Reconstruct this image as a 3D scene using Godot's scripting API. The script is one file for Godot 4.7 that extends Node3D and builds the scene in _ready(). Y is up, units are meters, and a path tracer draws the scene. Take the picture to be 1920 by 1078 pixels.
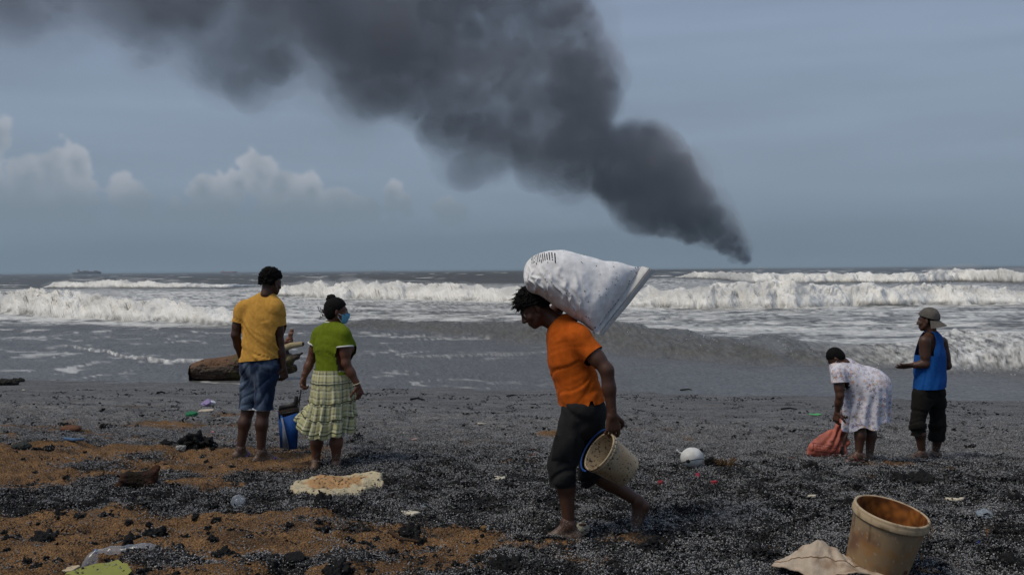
extends Node3D
# A storm-tossed beach strewn with plastic pellets; five people, a smoke plume out at sea.

const F := 1867.0            # focal length of the photograph in its own pixels
const EYE := Vector3(0, 2.65, 0)
var cam_basis: Basis
var rng := RandomNumberGenerator.new()
var n1 := FastNoiseLite.new()
var n2 := FastNoiseLite.new()
var n3 := FastNoiseLite.new()
var M := {}
var taken := {}

func _ready() -> void:
	rng.seed = 7
	for n in [n1, n2, n3]:
		n.noise_type = FastNoiseLite.TYPE_SIMPLEX_SMOOTH
		n.frequency = 1.0
	n1.seed = 3; n2.seed = 11; n3.seed = 23
	n1.fractal_type = FastNoiseLite.FRACTAL_FBM; n1.fractal_octaves = 3
	n2.fractal_type = FastNoiseLite.FRACTAL_NONE
	pits.seed = 4; pits.frequency = 1.5; pits.noise_type = FastNoiseLite.TYPE_CELLULAR; pits.cellular_return_type = FastNoiseLite.RETURN_DISTANCE; pits.fractal_type = FastNoiseLite.FRACTAL_NONE
	n3.fractal_type = FastNoiseLite.FRACTAL_FBM; n3.fractal_octaves = 5
	set_camera()
	set_sky()
	make_materials()
	make_sea()
	make_beach()
	make_smoke()
	make_ships()
	make_pellets()
	make_people()
	make_things()

func set_camera() -> void:
	var c := Camera3D.new()
	c.name = "camera"
	c.fov = rad_to_deg(2.0 * atan(539.0 / F))
	c.near = 0.1
	c.far = 20000.0
	cam_basis = Basis(Vector3.RIGHT, deg_to_rad(-1.0)) * Basis(Vector3.BACK, deg_to_rad(-0.45))
	c.transform = Transform3D(cam_basis, EYE)
	add_child(c)
	c.current = true

func set_sky() -> void:
	var e := Environment.new()
	e.background_mode = Environment.BG_SKY
	e.tonemap_mode = Environment.TONE_MAPPER_LINEAR
	e.tonemap_exposure = 1.45
	e.sdfgi_enabled = true; e.ssao_enabled = true; e.ssil_enabled = true
	e.volumetric_fog_enabled = true; e.volumetric_fog_density = 0.0
	e.fog_enabled = true
	e.fog_density = 0.00006
	e.fog_light_color = Color(0.78, 0.86, 0.93)
	var s := Sky.new()
	var pm := PanoramaSkyMaterial.new()
	pm.panorama = ImageTexture.create_from_image(sky_picture(3072))
	s.sky_material = pm
	e.sky = s
	e.background_energy_multiplier = 1.0
	var w := WorldEnvironment.new()
	w.name = "world_environment"
	w.environment = e
	add_child(w)
	var l := DirectionalLight3D.new()
	l.name = "sun"
	l.light_energy = 0.5
	l.light_color = Color(1.0, 0.95, 0.87)
	l.light_angular_distance = 22.0
	l.shadow_enabled = true
	l.rotation_degrees = Vector3(-56, -62, 0)
	add_child(l)

const CUMULUS := [[10, 285, 62], [68, 275, 34], [-45, 300, 80], [30, 335, 62], [150, 326, 44], [192, 318, 26], [115, 345, 50], [498, 326, 40], [535, 343, 38], [462, 347, 26], [590, 357, 26], [738, 366, 28], [762, 378, 22], [700, 384, 25], [5, 205, 26], [640, 385, 40], [400, 355, 30], [60, 385, 70], [180, 390, 60], [290, 392, 50], [420, 393, 60], [560, 395, 70], [680, 403, 50], [845, 402, 36], [-60, 380, 80]]
func sky_picture(w: int) -> Image:
	# the dull blue-grey air, thin high veil and a bank of low cumulus round the horizon
	var h := w / 2
	var im := Image.create(w, h, false, Image.FORMAT_RGBF)
	var nz := FastNoiseLite.new()
	nz.seed = 5; nz.frequency = 1.0; nz.fractal_octaves = 5; nz.fractal_type = FastNoiseLite.FRACTAL_FBM
	var low := Color(0.112, 0.149, 0.184)
	var mid := Color(0.182, 0.232, 0.296)
	var high := Color(0.190, 0.240, 0.332)
	for y in h:
		var el := (0.5 - (y + 0.5) / h) * PI
		var c: Color
		if el < 0.0:
			c = Color(0.07, 0.077, 0.084)
			im.fill_rect(Rect2i(0, y, w, 1), c)
			continue
		c = low.lerp(mid, smoothstep(0.0, 0.12, el)).lerp(high, smoothstep(0.10, 0.30, el))
		if el > 0.62:
			im.fill_rect(Rect2i(0, y, w, 1), c)
			continue
		var veil_gain := 1.0 - smoothstep(0.45, 0.62, el)
		for x in w:
			var az := (x + 0.5) / w * TAU
			var dx := cos(az); var dz := sin(az)
			var v := nz.get_noise_3d(dx * 2.2, el * 22.0, dz * 2.2)
			var cc := c * (1.0 + 0.14 * v * veil_gain)
			if el < 0.24:
				# cumulus: lumps that swell out of a haze bank; their tops are white, their bases melt away
				var a2 := wrapf(az, -PI, PI)
				var f1 := nz.get_noise_3d(dx * 24.0, el * 26.0, dz * 24.0)
				var f2 := nz.get_noise_3d(dx * 75.0, el * 80.0, dz * 75.0)
				var bank := nz.get_noise_3d(dx * 2.6 + 9.0, 3.0, dz * 2.6)
				var s := (0.045 + 0.06 * bank + 0.030 * f1 + 0.012 * f2 - el) / 0.05
				if a2 > -0.62 and a2 < 0.6:
					s = (0.052 * smoothstep(0.05, -0.2, a2) + 0.020 + 0.035 * f1 - el) / 0.09
					for q in CUMULUS:
						var ux: float = (a2 - (q[0] - 960.0) / 1867.0) * 1867.0 / q[2]
						var uy: float = (el - (505.0 - q[1]) / 1867.0) * 1867.0 / q[2]
						if uy < 0.0: uy *= 0.5
						s = maxf(s, 1.0 - sqrt(ux * ux + uy * uy) + 0.75 * f1 + 0.30 * f2)
				var m := smoothstep(0.0, 0.16, s) * smoothstep(0.018, 0.06, el)
				var white := clampf(0.95 - 0.75 * s + 0.8 * f1, 0.0, 1.0) * smoothstep(0.055, 0.10, el)
				var cl := Color(0.140, 0.176, 0.206).lerp(Color(0.34, 0.355, 0.385), white)
				cc = cc.lerp(cl, m * 0.85)
			im.set_pixel(x, y, cc)
	return im

# ---------------------------------------------------------------- authoring helpers
func W(px: float, py: float, d: float) -> Vector3:
	# the place at forward distance d whose direction the photograph shows at (px, py)
	return EYE + cam_basis * Vector3((px - 960.0) / F * d, -(py - 539.0) / F * d, -d)

func pix(p: Vector3) -> Vector3:
	var q := cam_basis.inverse() * (p - EYE)
	return Vector3(960.0 + q.x / -q.z * F, 539.0 - q.y / -q.z * F, -q.z)

func sea_d(px: float, py: float) -> float:
	var r := cam_basis * Vector3((px - 960.0) / F, -(py - 539.0) / F, -1.0)
	return clampf(EYE.y / maxf(-r.y, 0.0001), 1.0, 9000.0)

func on_ground(px: float, py: float) -> Vector3:
	var r := cam_basis * Vector3((px - 960.0) / F, -(py - 539.0) / F, -1.0)
	var d := 3.0
	while d < 60.0:
		var p := EYE + r * d
		if p.y <= ground(p.x, p.z):
			return Vector3(p.x, ground(p.x, p.z), p.z)
		d += 0.01
	return EYE + r * sea_d(px, py)

func numbered(called: String) -> String:
	var k: int = taken.get(called, 0)
	taken[called] = k + 1
	return called if k == 0 else "%s_%03d" % [called, k]

func thing(called: String, label: String, category: String, at := Vector3.ZERO, group := "") -> Node3D:
	var o := Node3D.new()
	o.name = numbered(called)
	o.position = at
	add_child(o, true)
	tag(o, label, category, group)
	return o

func tag(o: Node, label: String, category: String, group := "") -> void:
	o.set_meta("label", label)
	o.set_meta("category", category)
	if group:
		o.set_meta("group", group)

func put(called: String, mesh: Mesh, mat: Material, parent: Node = self, at := Vector3.ZERO) -> MeshInstance3D:
	var o := MeshInstance3D.new()
	o.name = numbered(called) if parent == self else called
	o.mesh = mesh
	o.material_override = mat
	o.position = at
	parent.add_child(o, true)
	return o

func lin(r: float, g: float, b: float) -> Color:
	return Color(r, g, b).linear_to_srgb()

func mat(c: Color, rough := 0.85, spec := 0.3) -> StandardMaterial3D:
	var m := StandardMaterial3D.new()
	m.albedo_color = c
	m.roughness = rough
	m.metallic_specular = spec
	return m

func noise_tex(freq: float, octaves: int, size := 256, normal := false, kind := FastNoiseLite.TYPE_SIMPLEX_SMOOTH, sd := 1) -> NoiseTexture2D:
	var t := NoiseTexture2D.new()
	t.width = size; t.height = size
	t.seamless = true
	var n := FastNoiseLite.new()
	n.noise_type = kind
	n.seed = sd
	n.frequency = freq
	n.fractal_octaves = octaves
	t.noise = n
	t.as_normal_map = normal
	return t

func ramped(t: NoiseTexture2D, stops: Array) -> NoiseTexture2D:
	var g := Gradient.new()
	g.offsets = PackedFloat32Array(stops.map(func(s): return s[0]))
	g.colors = PackedColorArray(stops.map(func(s): return s[1]))
	t.color_ramp = g
	return t

func bumpy(m: StandardMaterial3D, t: Texture2D, scale_cm: float, repeat: float, world := false) -> StandardMaterial3D:
	m.heightmap_enabled = true
	m.heightmap_texture = t
	m.heightmap_scale = scale_cm
	m.uv1_triplanar = true
	m.uv1_world_triplanar = world
	m.uv1_scale = Vector3.ONE * repeat
	return m

func mottled(m: StandardMaterial3D, t: Texture2D) -> StandardMaterial3D:
	m.albedo_texture = t
	return m

func make_materials() -> void:
	var weave := noise_tex(0.09, 3, 256, false, FastNoiseLite.TYPE_SIMPLEX_SMOOTH, 4)
	var lumps := noise_tex(0.03, 4, 256, false, FastNoiseLite.TYPE_SIMPLEX_SMOOTH, 9)
	M.weave = weave
	M.lumps = lumps
	var grey := func(a: float, b: float, f: float, s: int): return ramped(noise_tex(f, 4, 256, false, FastNoiseLite.TYPE_SIMPLEX_SMOOTH, s), [[0.25, Color(a, a, a)], [0.75, Color(b, b, b)]])
	M.stain = grey.call(0.90, 1.0, 0.012, 31)
	# vertex-coloured grounds
	var g := mat(Color.WHITE, 0.92, 0.2)
	g.vertex_color_use_as_albedo = true
	g.albedo_texture = ramped(noise_tex(0.16, 3, 512, false, FastNoiseLite.TYPE_SIMPLEX_SMOOTH, 12), [[0.28, Color(0.42, 0.42, 0.44)], [0.5, Color(0.8, 0.8, 0.8)], [0.72, Color(1, 1, 1)]])
	bumpy(g, noise_tex(0.12, 4, 512, false, FastNoiseLite.TYPE_SIMPLEX_SMOOTH, 14), 1.6, 0.9, true)
	M.beach = g
	var s := mat(Color.WHITE, 0.38, 0.36)
	s.vertex_color_use_as_albedo = true
	bumpy(s, noise_tex(0.03, 5, 512, false, FastNoiseLite.TYPE_SIMPLEX_SMOOTH, 15), 5.0, 0.35, true)
	M.sea = s
	M.spray = mat(lin(0.78, 0.78, 0.76), 0.9)
	M.vertex = mat(Color.WHITE, 0.85, 0.25)
	M.vertex.vertex_color_use_as_albedo = true
	M.char = mat(lin(0.011, 0.011, 0.0115), 0.8, 0.25)
	bumpy(M.char, lumps, 1.2, 5.0)

func wave_fold(x: float, sharp := 1.0) -> float:
	return pow(0.5 + 0.5 * sin(x), sharp)

func interp(keys: Array, x: float, k: int) -> float:
	# piecewise smooth interpolation of column k in a table sorted by column 0
	if x <= keys[0][0]:
		return keys[0][k]
	for i in range(1, keys.size()):
		if x <= keys[i][0]:
			var t: float = (x - keys[i - 1][0]) / (keys[i][0] - keys[i - 1][0])
			t = t * t * (3.0 - 2.0 * t)
			return lerpf(keys[i - 1][k], keys[i][k], t)
	return keys[-1][k]

func grid_mesh(v: PackedVector3Array, col: PackedColorArray, rows: int, cols: int, uv := PackedVector2Array(), closed := false) -> ArrayMesh:
	# a sheet of rows x cols points; closed joins the last column to the first
	var nrm := PackedVector3Array()
	nrm.resize(v.size())
	var idx := PackedInt32Array()
	var cc := cols if closed else cols - 1
	idx.resize((rows - 1) * cc * 6)
	var k := 0
	for r in rows:
		var r0 := maxi(r - 1, 0) * cols
		var r1 := mini(r + 1, rows - 1) * cols
		for c in cols:
			var c0: int; var c1: int
			if closed:
				c0 = (c + cols - 1) % cols; c1 = (c + 1) % cols
			else:
				c0 = maxi(c - 1, 0); c1 = mini(c + 1, cols - 1)
			var n := (v[r * cols + c1] - v[r * cols + c0]).cross(v[r1 + c] - v[r0 + c])
			nrm[r * cols + c] = n.normalized() if n.length_squared() > 1e-20 else Vector3.UP
			if r < rows - 1 and c < cc:
				var a := r * cols + c
				var b := r * cols + c1
				idx[k] = a; idx[k + 1] = a + cols; idx[k + 2] = b
				idx[k + 3] = b; idx[k + 4] = a + cols; idx[k + 5] = b + cols
				k += 6
	return arrays(v, nrm, idx, col, uv)

func arrays(v: PackedVector3Array, nrm: PackedVector3Array, idx: PackedInt32Array, col := PackedColorArray(), uv := PackedVector2Array()) -> ArrayMesh:
	var a := []
	a.resize(Mesh.ARRAY_MAX)
	a[Mesh.ARRAY_VERTEX] = v
	a[Mesh.ARRAY_NORMAL] = nrm
	a[Mesh.ARRAY_INDEX] = idx
	if col.size() == v.size():
		a[Mesh.ARRAY_COLOR] = col
	if uv.size() == v.size():
		a[Mesh.ARRAY_TEX_UV] = uv
	var m := ArrayMesh.new()
	m.add_surface_from_arrays(Mesh.PRIMITIVE_TRIANGLES, a)
	return m

# ---------------------------------------------------------------- the beach
var pits := FastNoiseLite.new()
func shore_d(x: float) -> float:
	return 22.0 - 0.25 * clampf(x, -30.0, 30.0)

const PROFILE := [[-40.0, -2.2], [-8.0, -0.42], [0.0, 0.0], [5.0, 0.16], [9.4, 0.5], [13.2, 0.95], [15.3, 1.0], [19.0, 1.06], [30.0, 1.3]]
func base_height(x: float, z: float) -> float:
	var s := shore_d(x) + z
	for i in range(1, PROFILE.size()):
		if s <= PROFILE[i][0]:
			var t: float = clampf((s - PROFILE[i - 1][0]) / (PROFILE[i][0] - PROFILE[i - 1][0]), 0.0, 1.0)
			return lerpf(PROFILE[i - 1][1], PROFILE[i][1], t)
	return 1.3

func ground(x: float, z: float) -> float:
	var s := shore_d(x) + z
	var rough := smoothstep(1.0, 9.0, s)
	var h := base_height(x, z)
	h += n1.get_noise_2d(x * 0.55, z * 0.9) * (0.02 + 0.035 * rough)
	h += n1.get_noise_2d(x * 2.3 + 40.0, z * 3.6) * 0.042 * rough
	h += n1.get_noise_2d(x * 8.0, z * 12.0 + 60.0) * 0.021 * rough
	h -= 0.045 * rough * smoothstep(-0.72, -0.93, pits.get_noise_2d(x, z * 1.3))       # old footprints
	return h

# Patches of bare sand (positive) and of burnt drift (negative): place, half-size across and along, strength
var patches := []
func make_patches() -> void:
	for s in [[330, 800, 190, 16, 0.75], [60, 800, 120, 14, 0.5], [440, 780, 60, 6, 0.6], [230, 762, 50, 4, 0.6], [120, 850, 130, 22, 0.8], [420, 868, 150, 22, 0.9], [540, 868, 60, 10, 0.7],
			[60, 900, 90, 12, 0.6], [380, 905, 90, 14, 0.9], [240, 985, 240, 26, 0.55], [420, 1010, 200, 30, 0.5], [90, 1050, 120, 30, 0.3], [640, 1000, 150, 22, 0.7], [800, 1010, 150, 26, 0.75], [900, 1000, 70, 12, 0.7], [300, 790, 60, 7, 0.6],
			[870, 811, 40, 6, 0.9], [905, 825, 60, 6, 0.6], [1030, 815, 40, 8, 1.0], [1130, 835, 70, 5, 0.5], [1285, 823, 40, 5, 0.9], [1230, 838, 26, 5, 0.7], [1475, 862, 50, 7, 0.9], [1610, 868, 70, 6, 0.7], [1700, 872, 50, 6, 0.9], [1780, 880, 45, 5, 1.0], [1900, 862, 40, 5, 1.0],
			[1200, 1005, 120, 18, 0.6], [1060, 1030, 120, 26, 0.6], [1440, 1030, 40, 22, 0.8], [1560, 985, 70, 8, 0.5], [860, 1060, 120, 20, 0.5], [700, 750, 90, 4, 0.4], [1000, 742, 60, 3, 0.4], [1330, 760, 60, 3, 0.3], [80, 740, 70, 4, 0.4],
			[320, 935, 330, 22, -1.0], [120, 925, 130, 26, -0.8], [150, 822, 100, 6, -0.7], [330, 822, 90, 6, -0.6], [640, 900, 110, 40, -0.8], [900, 930, 260, 50, -0.9], [1300, 950, 260, 40, -0.6], [560, 1055, 130, 16, -0.9], [100, 1010, 90, 12, -0.5], [300, 1050, 120, 12, -0.9], [950, 1050, 60, 18, -0.7], [1700, 930, 200, 40, -0.5], [280, 770, 110, 5, -0.8], [420, 790, 60, 5, -0.6], [560, 830, 60, 12, -0.5]]:
		var p := on_ground(s[0], s[1])
		var d := -p.z
		var hx: float = s[2] / F * d
		var hz: float = s[3] / F * d * d / 1.75
		patches.append([p.x, p.z, hx, hz, s[4]])

func sand_share(x: float, z: float, fine := true) -> float:
	var d := -z
	var a := x / maxf(d, 0.5)
	# the drier, higher sand lies to the left; pellets cover the right and the tide line
	var left := smoothstep(-0.02, -0.30, a) * smoothstep(15.0, 10.5, d)
	var front := smoothstep(6.8, 5.9, d) * smoothstep(0.16, -0.1, a)
	var v := -0.40 + 0.52 * left + 0.44 * front
	v += 0.75 * n1.get_noise_2d(x * 0.75, z * 1.9)
	if fine:
		v += 0.30 * n1.get_noise_2d(x * 4.0 + 7.0, z * 8.0) + 0.20 * n2.get_noise_2d(x * 24.0, z * 40.0)
	for q in patches:
		var ux: float = (x - q[0]) / q[2]
		var uz: float = (z - q[1]) / q[3]
		var r := ux * ux + uz * uz
		if r < 3.0:
			v += q[4] * exp(-r * 1.3)
	return smoothstep(-0.08, 0.14, v)

func make_beach() -> void:
	make_patches()
	var ds := PackedFloat32Array()
	var d := 4.2
	while d < 34.0:
		ds.append(d)
		d += d * (0.0034 if d > 5.2 else 0.01)
	var az := PackedFloat32Array()
	for i in 46: az.append(-1.5 + 0.02 * i)
	for i in 761: az.append(-0.58 + 1.16 * i / 760.0)
	for i in 46: az.append(0.6 + 0.02 * i)
	var rows := ds.size(); var cols := az.size()
	var v := PackedVector3Array(); var c := PackedColorArray()
	v.resize(rows * cols); c.resize(rows * cols)
	var sand := Color(0.330, 0.192, 0.094)
	var wetsand := Color(0.115, 0.075, 0.05)
	var bed := Color(0.025, 0.025, 0.026)
	var fine_pellets := Color(0.33, 0.325, 0.32)
	var k := 0
	for r in rows:
		var dd := ds[r]
		for j in cols:
			var x := az[j] * dd
			var z := -dd
			var inland := shore_d(x) - dd
			var h := ground(x, z)
			var s := sand_share(x, z)
			var soft := smoothstep(10.0, 14.0, dd)     # beyond here pellets are too small to build
			var grit := n2.get_noise_2d(x * 33.0, z * 33.0 * (1.0 - 0.55 * soft))
			var clump := n1.get_noise_2d(x * 5.0, z * 9.0 + 90.0)
			var tide := n1.get_noise_2d(x * 0.5 + 8.0, z * 2.6)
			var p := bed.lerp(fine_pellets, clampf(0.18 + 0.62 * soft + 0.35 * grit * (1.0 - 0.4 * soft) + 0.6 * clump + 0.5 * tide * soft, 0.0, 1.0))
			var sc := sand * (0.78 + 0.30 * n1.get_noise_2d(x * 1.7, z * 2.9 + 33.0) + 0.22 * n2.get_noise_2d(x * 60.0, z * 60.0))
			sc = sc.lerp(Color(0.13, 0.080, 0.048), smoothstep(0.1, 0.5, n1.get_noise_2d(x * 1.1 + 70.0, z * 2.0)) * 0.7)
			var wet := smoothstep(8.5, 2.5, inland + tide * 3.0)
			sc = sc.lerp(wetsand, wet)
			p = p.lerp(Color(0.225, 0.232, 0.242) * (1.0 + 0.3 * grit + 0.35 * tide), wet * 0.85)
			var cc := p.lerp(sc, s * (1.0 - 0.75 * wet))
			h += (1.0 - s) * (0.006 + 0.016 * maxf(0.0, clump)) * smoothstep(2.0, 6.0, inland)
			v[k] = Vector3(x, h, z)
			c[k] = Color(maxf(cc.r, 0.0), maxf(cc.g, 0.0), maxf(cc.b, 0.0))
			k += 1
	var b := put("beach", grid_mesh(v, c, rows, cols), M.beach)
	b.set_meta("kind", "structure")
	b.set_meta("label", "brown sand beach strewn with grey plastic pellets and burnt drift")
	# the rest of the shore, behind and beside the photographer
	var v2 := PackedVector3Array(); var c2 := PackedColorArray()
	var n := 60
	for r in n:
		for j in n:
			var x := -90.0 + 180.0 * j / (n - 1)
			var z := 60.0 - 64.0 * r / (n - 1)
			v2.append(Vector3(x, base_height(x, z) - 0.09, z))
			c2.append(sand.lerp(bed, 0.5 + 0.5 * n1.get_noise_2d(x * 0.3, z * 0.3)))
	var b2 := put("dry_beach", grid_mesh(v2, c2, n, n), M.beach)
	b2.set_meta("kind", "structure")

# ---------------------------------------------------------------- the sea
# breakers as tables: pixel column, foot of the wave face, crest -> azimuth, distance, height
var shorebreak := []
var left_breaker := []
var main_breaker := []
var far_breaker := []

func wave_table(rows: Array, steep: float) -> Array:
	var out := []
	for r in rows:
		var d := sea_d(r[0], r[1])
		var h := 0.0
		if r[2] > 0:
			var hor: float = 513.0 - 15.0 * r[0] / 1920.0
			h = 2.65 - (r[2] - hor) / F * d * 1.03
			h = maxf(h, 0.05)
		out.append([(r[0] - 960.0) / F, d, h, h * steep])
	return out

func crest(t: Array, a: float, d: float, tail: float, seedy: float, rag: float, slope := 1.5) -> Vector3:
	# (height, how far up the face or just behind it, 0..1 along the face) of a breaker at distance d
	var h := interp(t, a, 2)
	if h < 0.03:
		return Vector3.ZERO
	var x := a * d
	h *= 1.0 + rag * n1.get_noise_2d(x * 0.25 + seedy, d * 0.12) + 0.4 * rag * n1.get_noise_2d(x * 0.8, d * 0.7 + seedy)
	var w := 0.35 + slope * h
	var u := d - interp(t, a, 1) - 1.6 * h * n1.get_noise_2d(x * 0.16 + seedy, 9.0) - 0.5 * h * n1.get_noise_2d(x * 0.7, d * 0.5 + seedy)
	if u < 0.0:
		return Vector3(0, 0, 0)
	if u < w:
		var t2 := u / w
		return Vector3(h * (1.0 - pow(1.0 - t2, 1.9)), smoothstep(0.0, 0.22, t2), t2)
	return Vector3(h * exp(-(u - w) / (tail * h + 0.5)), exp(-(u - w) / (1.2 * h + 0.2)), 1.0 + (u - w))

func make_sea() -> void:
	shorebreak = wave_table([[560, 618, 0], [700, 617, 600], [860, 628, 604], [1000, 648, 604], [1120, 660, 608], [1250, 672, 622], [1420, 683, 637], [1560, 688, 648], [1680, 696, 650], [1800, 704, 642], [1960, 710, 640], [2100, 714, 650]], 1.0)
	left_breaker = wave_table([[-160, 582, 545], [0, 588, 546], [140, 596, 548], [280, 604, 562], [400, 609, 576], [480, 609, 588], [580, 606, 0], [700, 590, 0], [1000, 590, 0], [1300, 605, 0], [1960, 612, 0]], 1.0)
	main_breaker = wave_table([[-200, 553, 0], [470, 553, 0], [535, 555, 533], [640, 560, 528], [760, 562, 531], [880, 564, 536], [960, 567, 540], [1080, 572, 540], [1190, 577, 545], [1320, 579, 536], [1450, 579, 533], [1620, 574, 535], [1760, 571, 540], [1960, 572, 542], [2100, 572, 545]], 1.0)
	far_breaker = wave_table([[-60, 541, 0], [70, 540, 0], [110, 540, 527], [220, 540, 525], [330, 540, 529], [420, 539, 532], [520, 534, 0], [1000, 530, 0], [1260, 520, 0], [1310, 522, 509], [1420, 531, 511], [1560, 530, 512], [1700, 530, 512], [1800, 528, 504], [1960, 531, 507], [2100, 531, 510]], 1.0)
	var az := PackedFloat32Array()
	for i in 40: az.append(-1.56 + 0.024 * i)
	for i in 801: az.append(-0.58 + 1.16 * i / 800.0)
	for i in 40: az.append(0.604 + 0.024 * i)
	var cols := az.size()
	var parts := [80, 44, 92, 40, 50, 40, 70, 30, 70, 64]
	var rows := 1
	for p in parts: rows += p
	var v := PackedVector3Array(); var c := PackedColorArray()
	v.resize(rows * cols); c.resize(rows * cols)
	var water_far := Color(0.062, 0.060, 0.052)
	var water_near := Color(0.082, 0.080, 0.073)
	var pellet_water := Color(0.102, 0.102, 0.102)
	var sludge := Color(0.080, 0.077, 0.069)
	var white := Color(0.80, 0.795, 0.77)
	for j in cols:
		var a := az[j]
		var s0 := interp(shorebreak, a, 1); var s1 := s0 + 1.8 + 3.2 * interp(shorebreak, a, 2)
		var l0 := interp(left_breaker, a, 1); var l1 := l0 + 2.2 + 1.6 * interp(left_breaker, a, 2)
		var m0 := interp(main_breaker, a, 1); var m1 := m0 + 2.6 + 1.6 * interp(main_breaker, a, 2)
		var f0 := interp(far_breaker, a, 1); var f1 := f0 + 4.0 + 1.6 * interp(far_breaker, a, 2)
		s0 -= 0.9; l0 -= 1.6; m0 -= 2.2; f0 -= 3.0
		l0 = maxf(l0, s1 + 1.0); l1 = maxf(l1, l0 + 1.0); m0 = maxf(m0, l1 + 1.0); m1 = maxf(m1, m0 + 1.0); f0 = maxf(f0, m1 + 5.0); f1 = maxf(f1, f0 + 3.0)
		var marks := [15.0, s0, s1, l0, l1, m0, m1, f0, f1, 520.0, 7000.0]
		var r := 0
		for seg in 10:
			var n: int = parts[seg]
			var da: float = marks[seg]; var db: float = marks[seg + 1]
			for i in n + (1 if seg == 9 else 0):
				var t := float(i) / n
				var d: float = lerpf(da, db, t) if seg % 2 == 1 and seg < 8 else da * pow(db / da, t)
				var x := a * d
				var z := -d
				var y := 0.0
				var foam := 0.0
				var out := smoothstep(24.0, 46.0, d)
				# swell and chop
				var chop := n1.get_noise_2d(x * 0.16, z * 0.35)
				if d < 2600.0:
					y += (0.02 + 0.10 * out) * chop
					y += (0.012 + 0.035 * out) * n1.get_noise_2d(x * 0.9, z * 1.7)
					y += 0.5 * smoothstep(150.0, 420.0, d) * n1.get_noise_2d(x * 0.012 + 4.0, z * 0.05)
				var b1 := crest(shorebreak, a, d, 4.0, 5.0, 0.22, 3.2)
				var b2 := crest(left_breaker, a, d, 5.0, 15.0, 0.24)
				var b3 := crest(main_breaker, a, d, 5.0, 25.0, 0.36)
				var b4 := crest(far_breaker, a, d, 6.0, 35.0, 0.30)
				var h := b1.x + b2.x + b3.x + b4.x
				# tumbling lumps on broken faces
				var broken := maxf(b2.y, maxf(b3.y, b4.y))
				if broken > 0.02 or b1.y > 0.02:
					var lump := n1.get_noise_2d(x * 0.8, z * 0.9) + 0.5 * n2.get_noise_2d(x * 2.6, z * 3.0)
					h += 0.16 * lump * broken * minf(h, 1.0)
					h *= 1.0 + 0.07 * lump * b1.y * smoothstep(0.6, 1.0, b1.z)
					if b1.y > 0.02:
						h += 0.02 * n2.get_noise_2d(x * 3.0, z * 4.0) * b1.y * (0.3 + 1.4 * smoothstep(0.25, 0.45, a))
				y += h
				# long torn streaks of foam left by broken waves
				var zone := smoothstep(0.0, 8.0, d - s0 - 1.2) * (1.0 - smoothstep(0.75, 1.05, d / f0)) 
				var lefty := smoothstep(-0.1, -0.3, a)
				zone = maxf(zone, 0.0) * (0.62 + 0.38 * lefty)
				var wash_line := interp(WASH, a, 1)
				var wash := smoothstep(wash_line + 2.5, wash_line - 1.5, d + 2.0 * n1.get_noise_2d(x * 0.3, 5.0))
				var warp := n1.get_noise_2d(x * 0.12 + 3.0, z * 0.14) * 1.3
				var q1 := n1.get_noise_2d(x * 0.10 + warp, z * 0.22 + warp)
				var q2 := n1.get_noise_2d(x * 0.42 + warp * 1.7, z * 0.75 - warp)
				var lace := 1.0 - absf(q2) * 2.6
				var streak := zone * (1.0 - wash) * (0.62 + 1.2 * q1 + 0.75 * (lace - 0.42) + 0.25 * n2.get_noise_2d(x * 1.7, z * 2.4))
				foam = clampf(streak, 0.0, 0.8)
				# fronts
				var tex := n1.get_noise_3d(x * 2.2, y * 3.0, z * 2.2)
				foam = maxf(foam, clampf(b2.y * 1.25 + 0.5 * tex * b2.y, 0.0, 1.0))
				foam = maxf(foam, clampf(b3.y * 1.30 + 0.5 * tex * b3.y, 0.0, 1.0))
				foam = maxf(foam, clampf(b4.y * 1.35 + 0.4 * tex * b4.y, 0.0, 1.0))
				# whitecaps on the open sea
				if d > f1 and d < 2500.0:
					foam = maxf(foam, smoothstep(0.44, 0.56, n1.get_noise_2d(x * 0.03, z * 0.055 + 11.0)) * smoothstep(2500.0, 700.0, d))
				if wash > 0.3:
					foam = maxf(foam, 0.55 * smoothstep(0.16, 0.5, q1 + 0.35 * lace - 0.25) * smoothstep(0.14, -0.2, a))
					for edge in [WASH_EDGE_A, WASH_EDGE_B]:
						var e0 := interp(edge, a, 1) + 0.5 * n1.get_noise_2d(x * 0.8, 31.0) + 0.2 * n1.get_noise_2d(x * 4.0, 37.0)
						var amp := interp(edge, a, 2)
						var ue := d - e0
						if amp > 0.02 and ue > -0.1 and ue < 1.6:
							y += 0.12 * amp * (smoothstep(0.0, 0.22, ue) * exp(-maxf(ue - 0.22, 0.0) / 0.5))
							foam = maxf(foam, amp * smoothstep(-0.05, 0.06, ue) * exp(-maxf(ue - 0.12, 0.0) / 0.28) * (0.75 + 0.6 * n2.get_noise_2d(x * 6.0, z * 6.0)))
				var w := water_far.lerp(water_near, smoothstep(80.0, 40.0, d))
				w = w.lerp(Color(0.155, 0.155, 0.148), clampf(zone * (1.0 - wash) * (0.75 + q1), 0.0, 1.0))
				w = w.lerp(pellet_water, wash)
				w *= 1.0 + 0.35 * n1.get_noise_2d(x * 0.5, z * 1.3 + 50.0) * (1.0 - wash * 0.55) + 0.30 * wash * n2.get_noise_2d(x * 9.0, z * 9.0)
				if d > 60.0:
					w *= 1.0 + 0.5 * n1.get_noise_2d(x * 0.05, z * 0.22)
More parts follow.
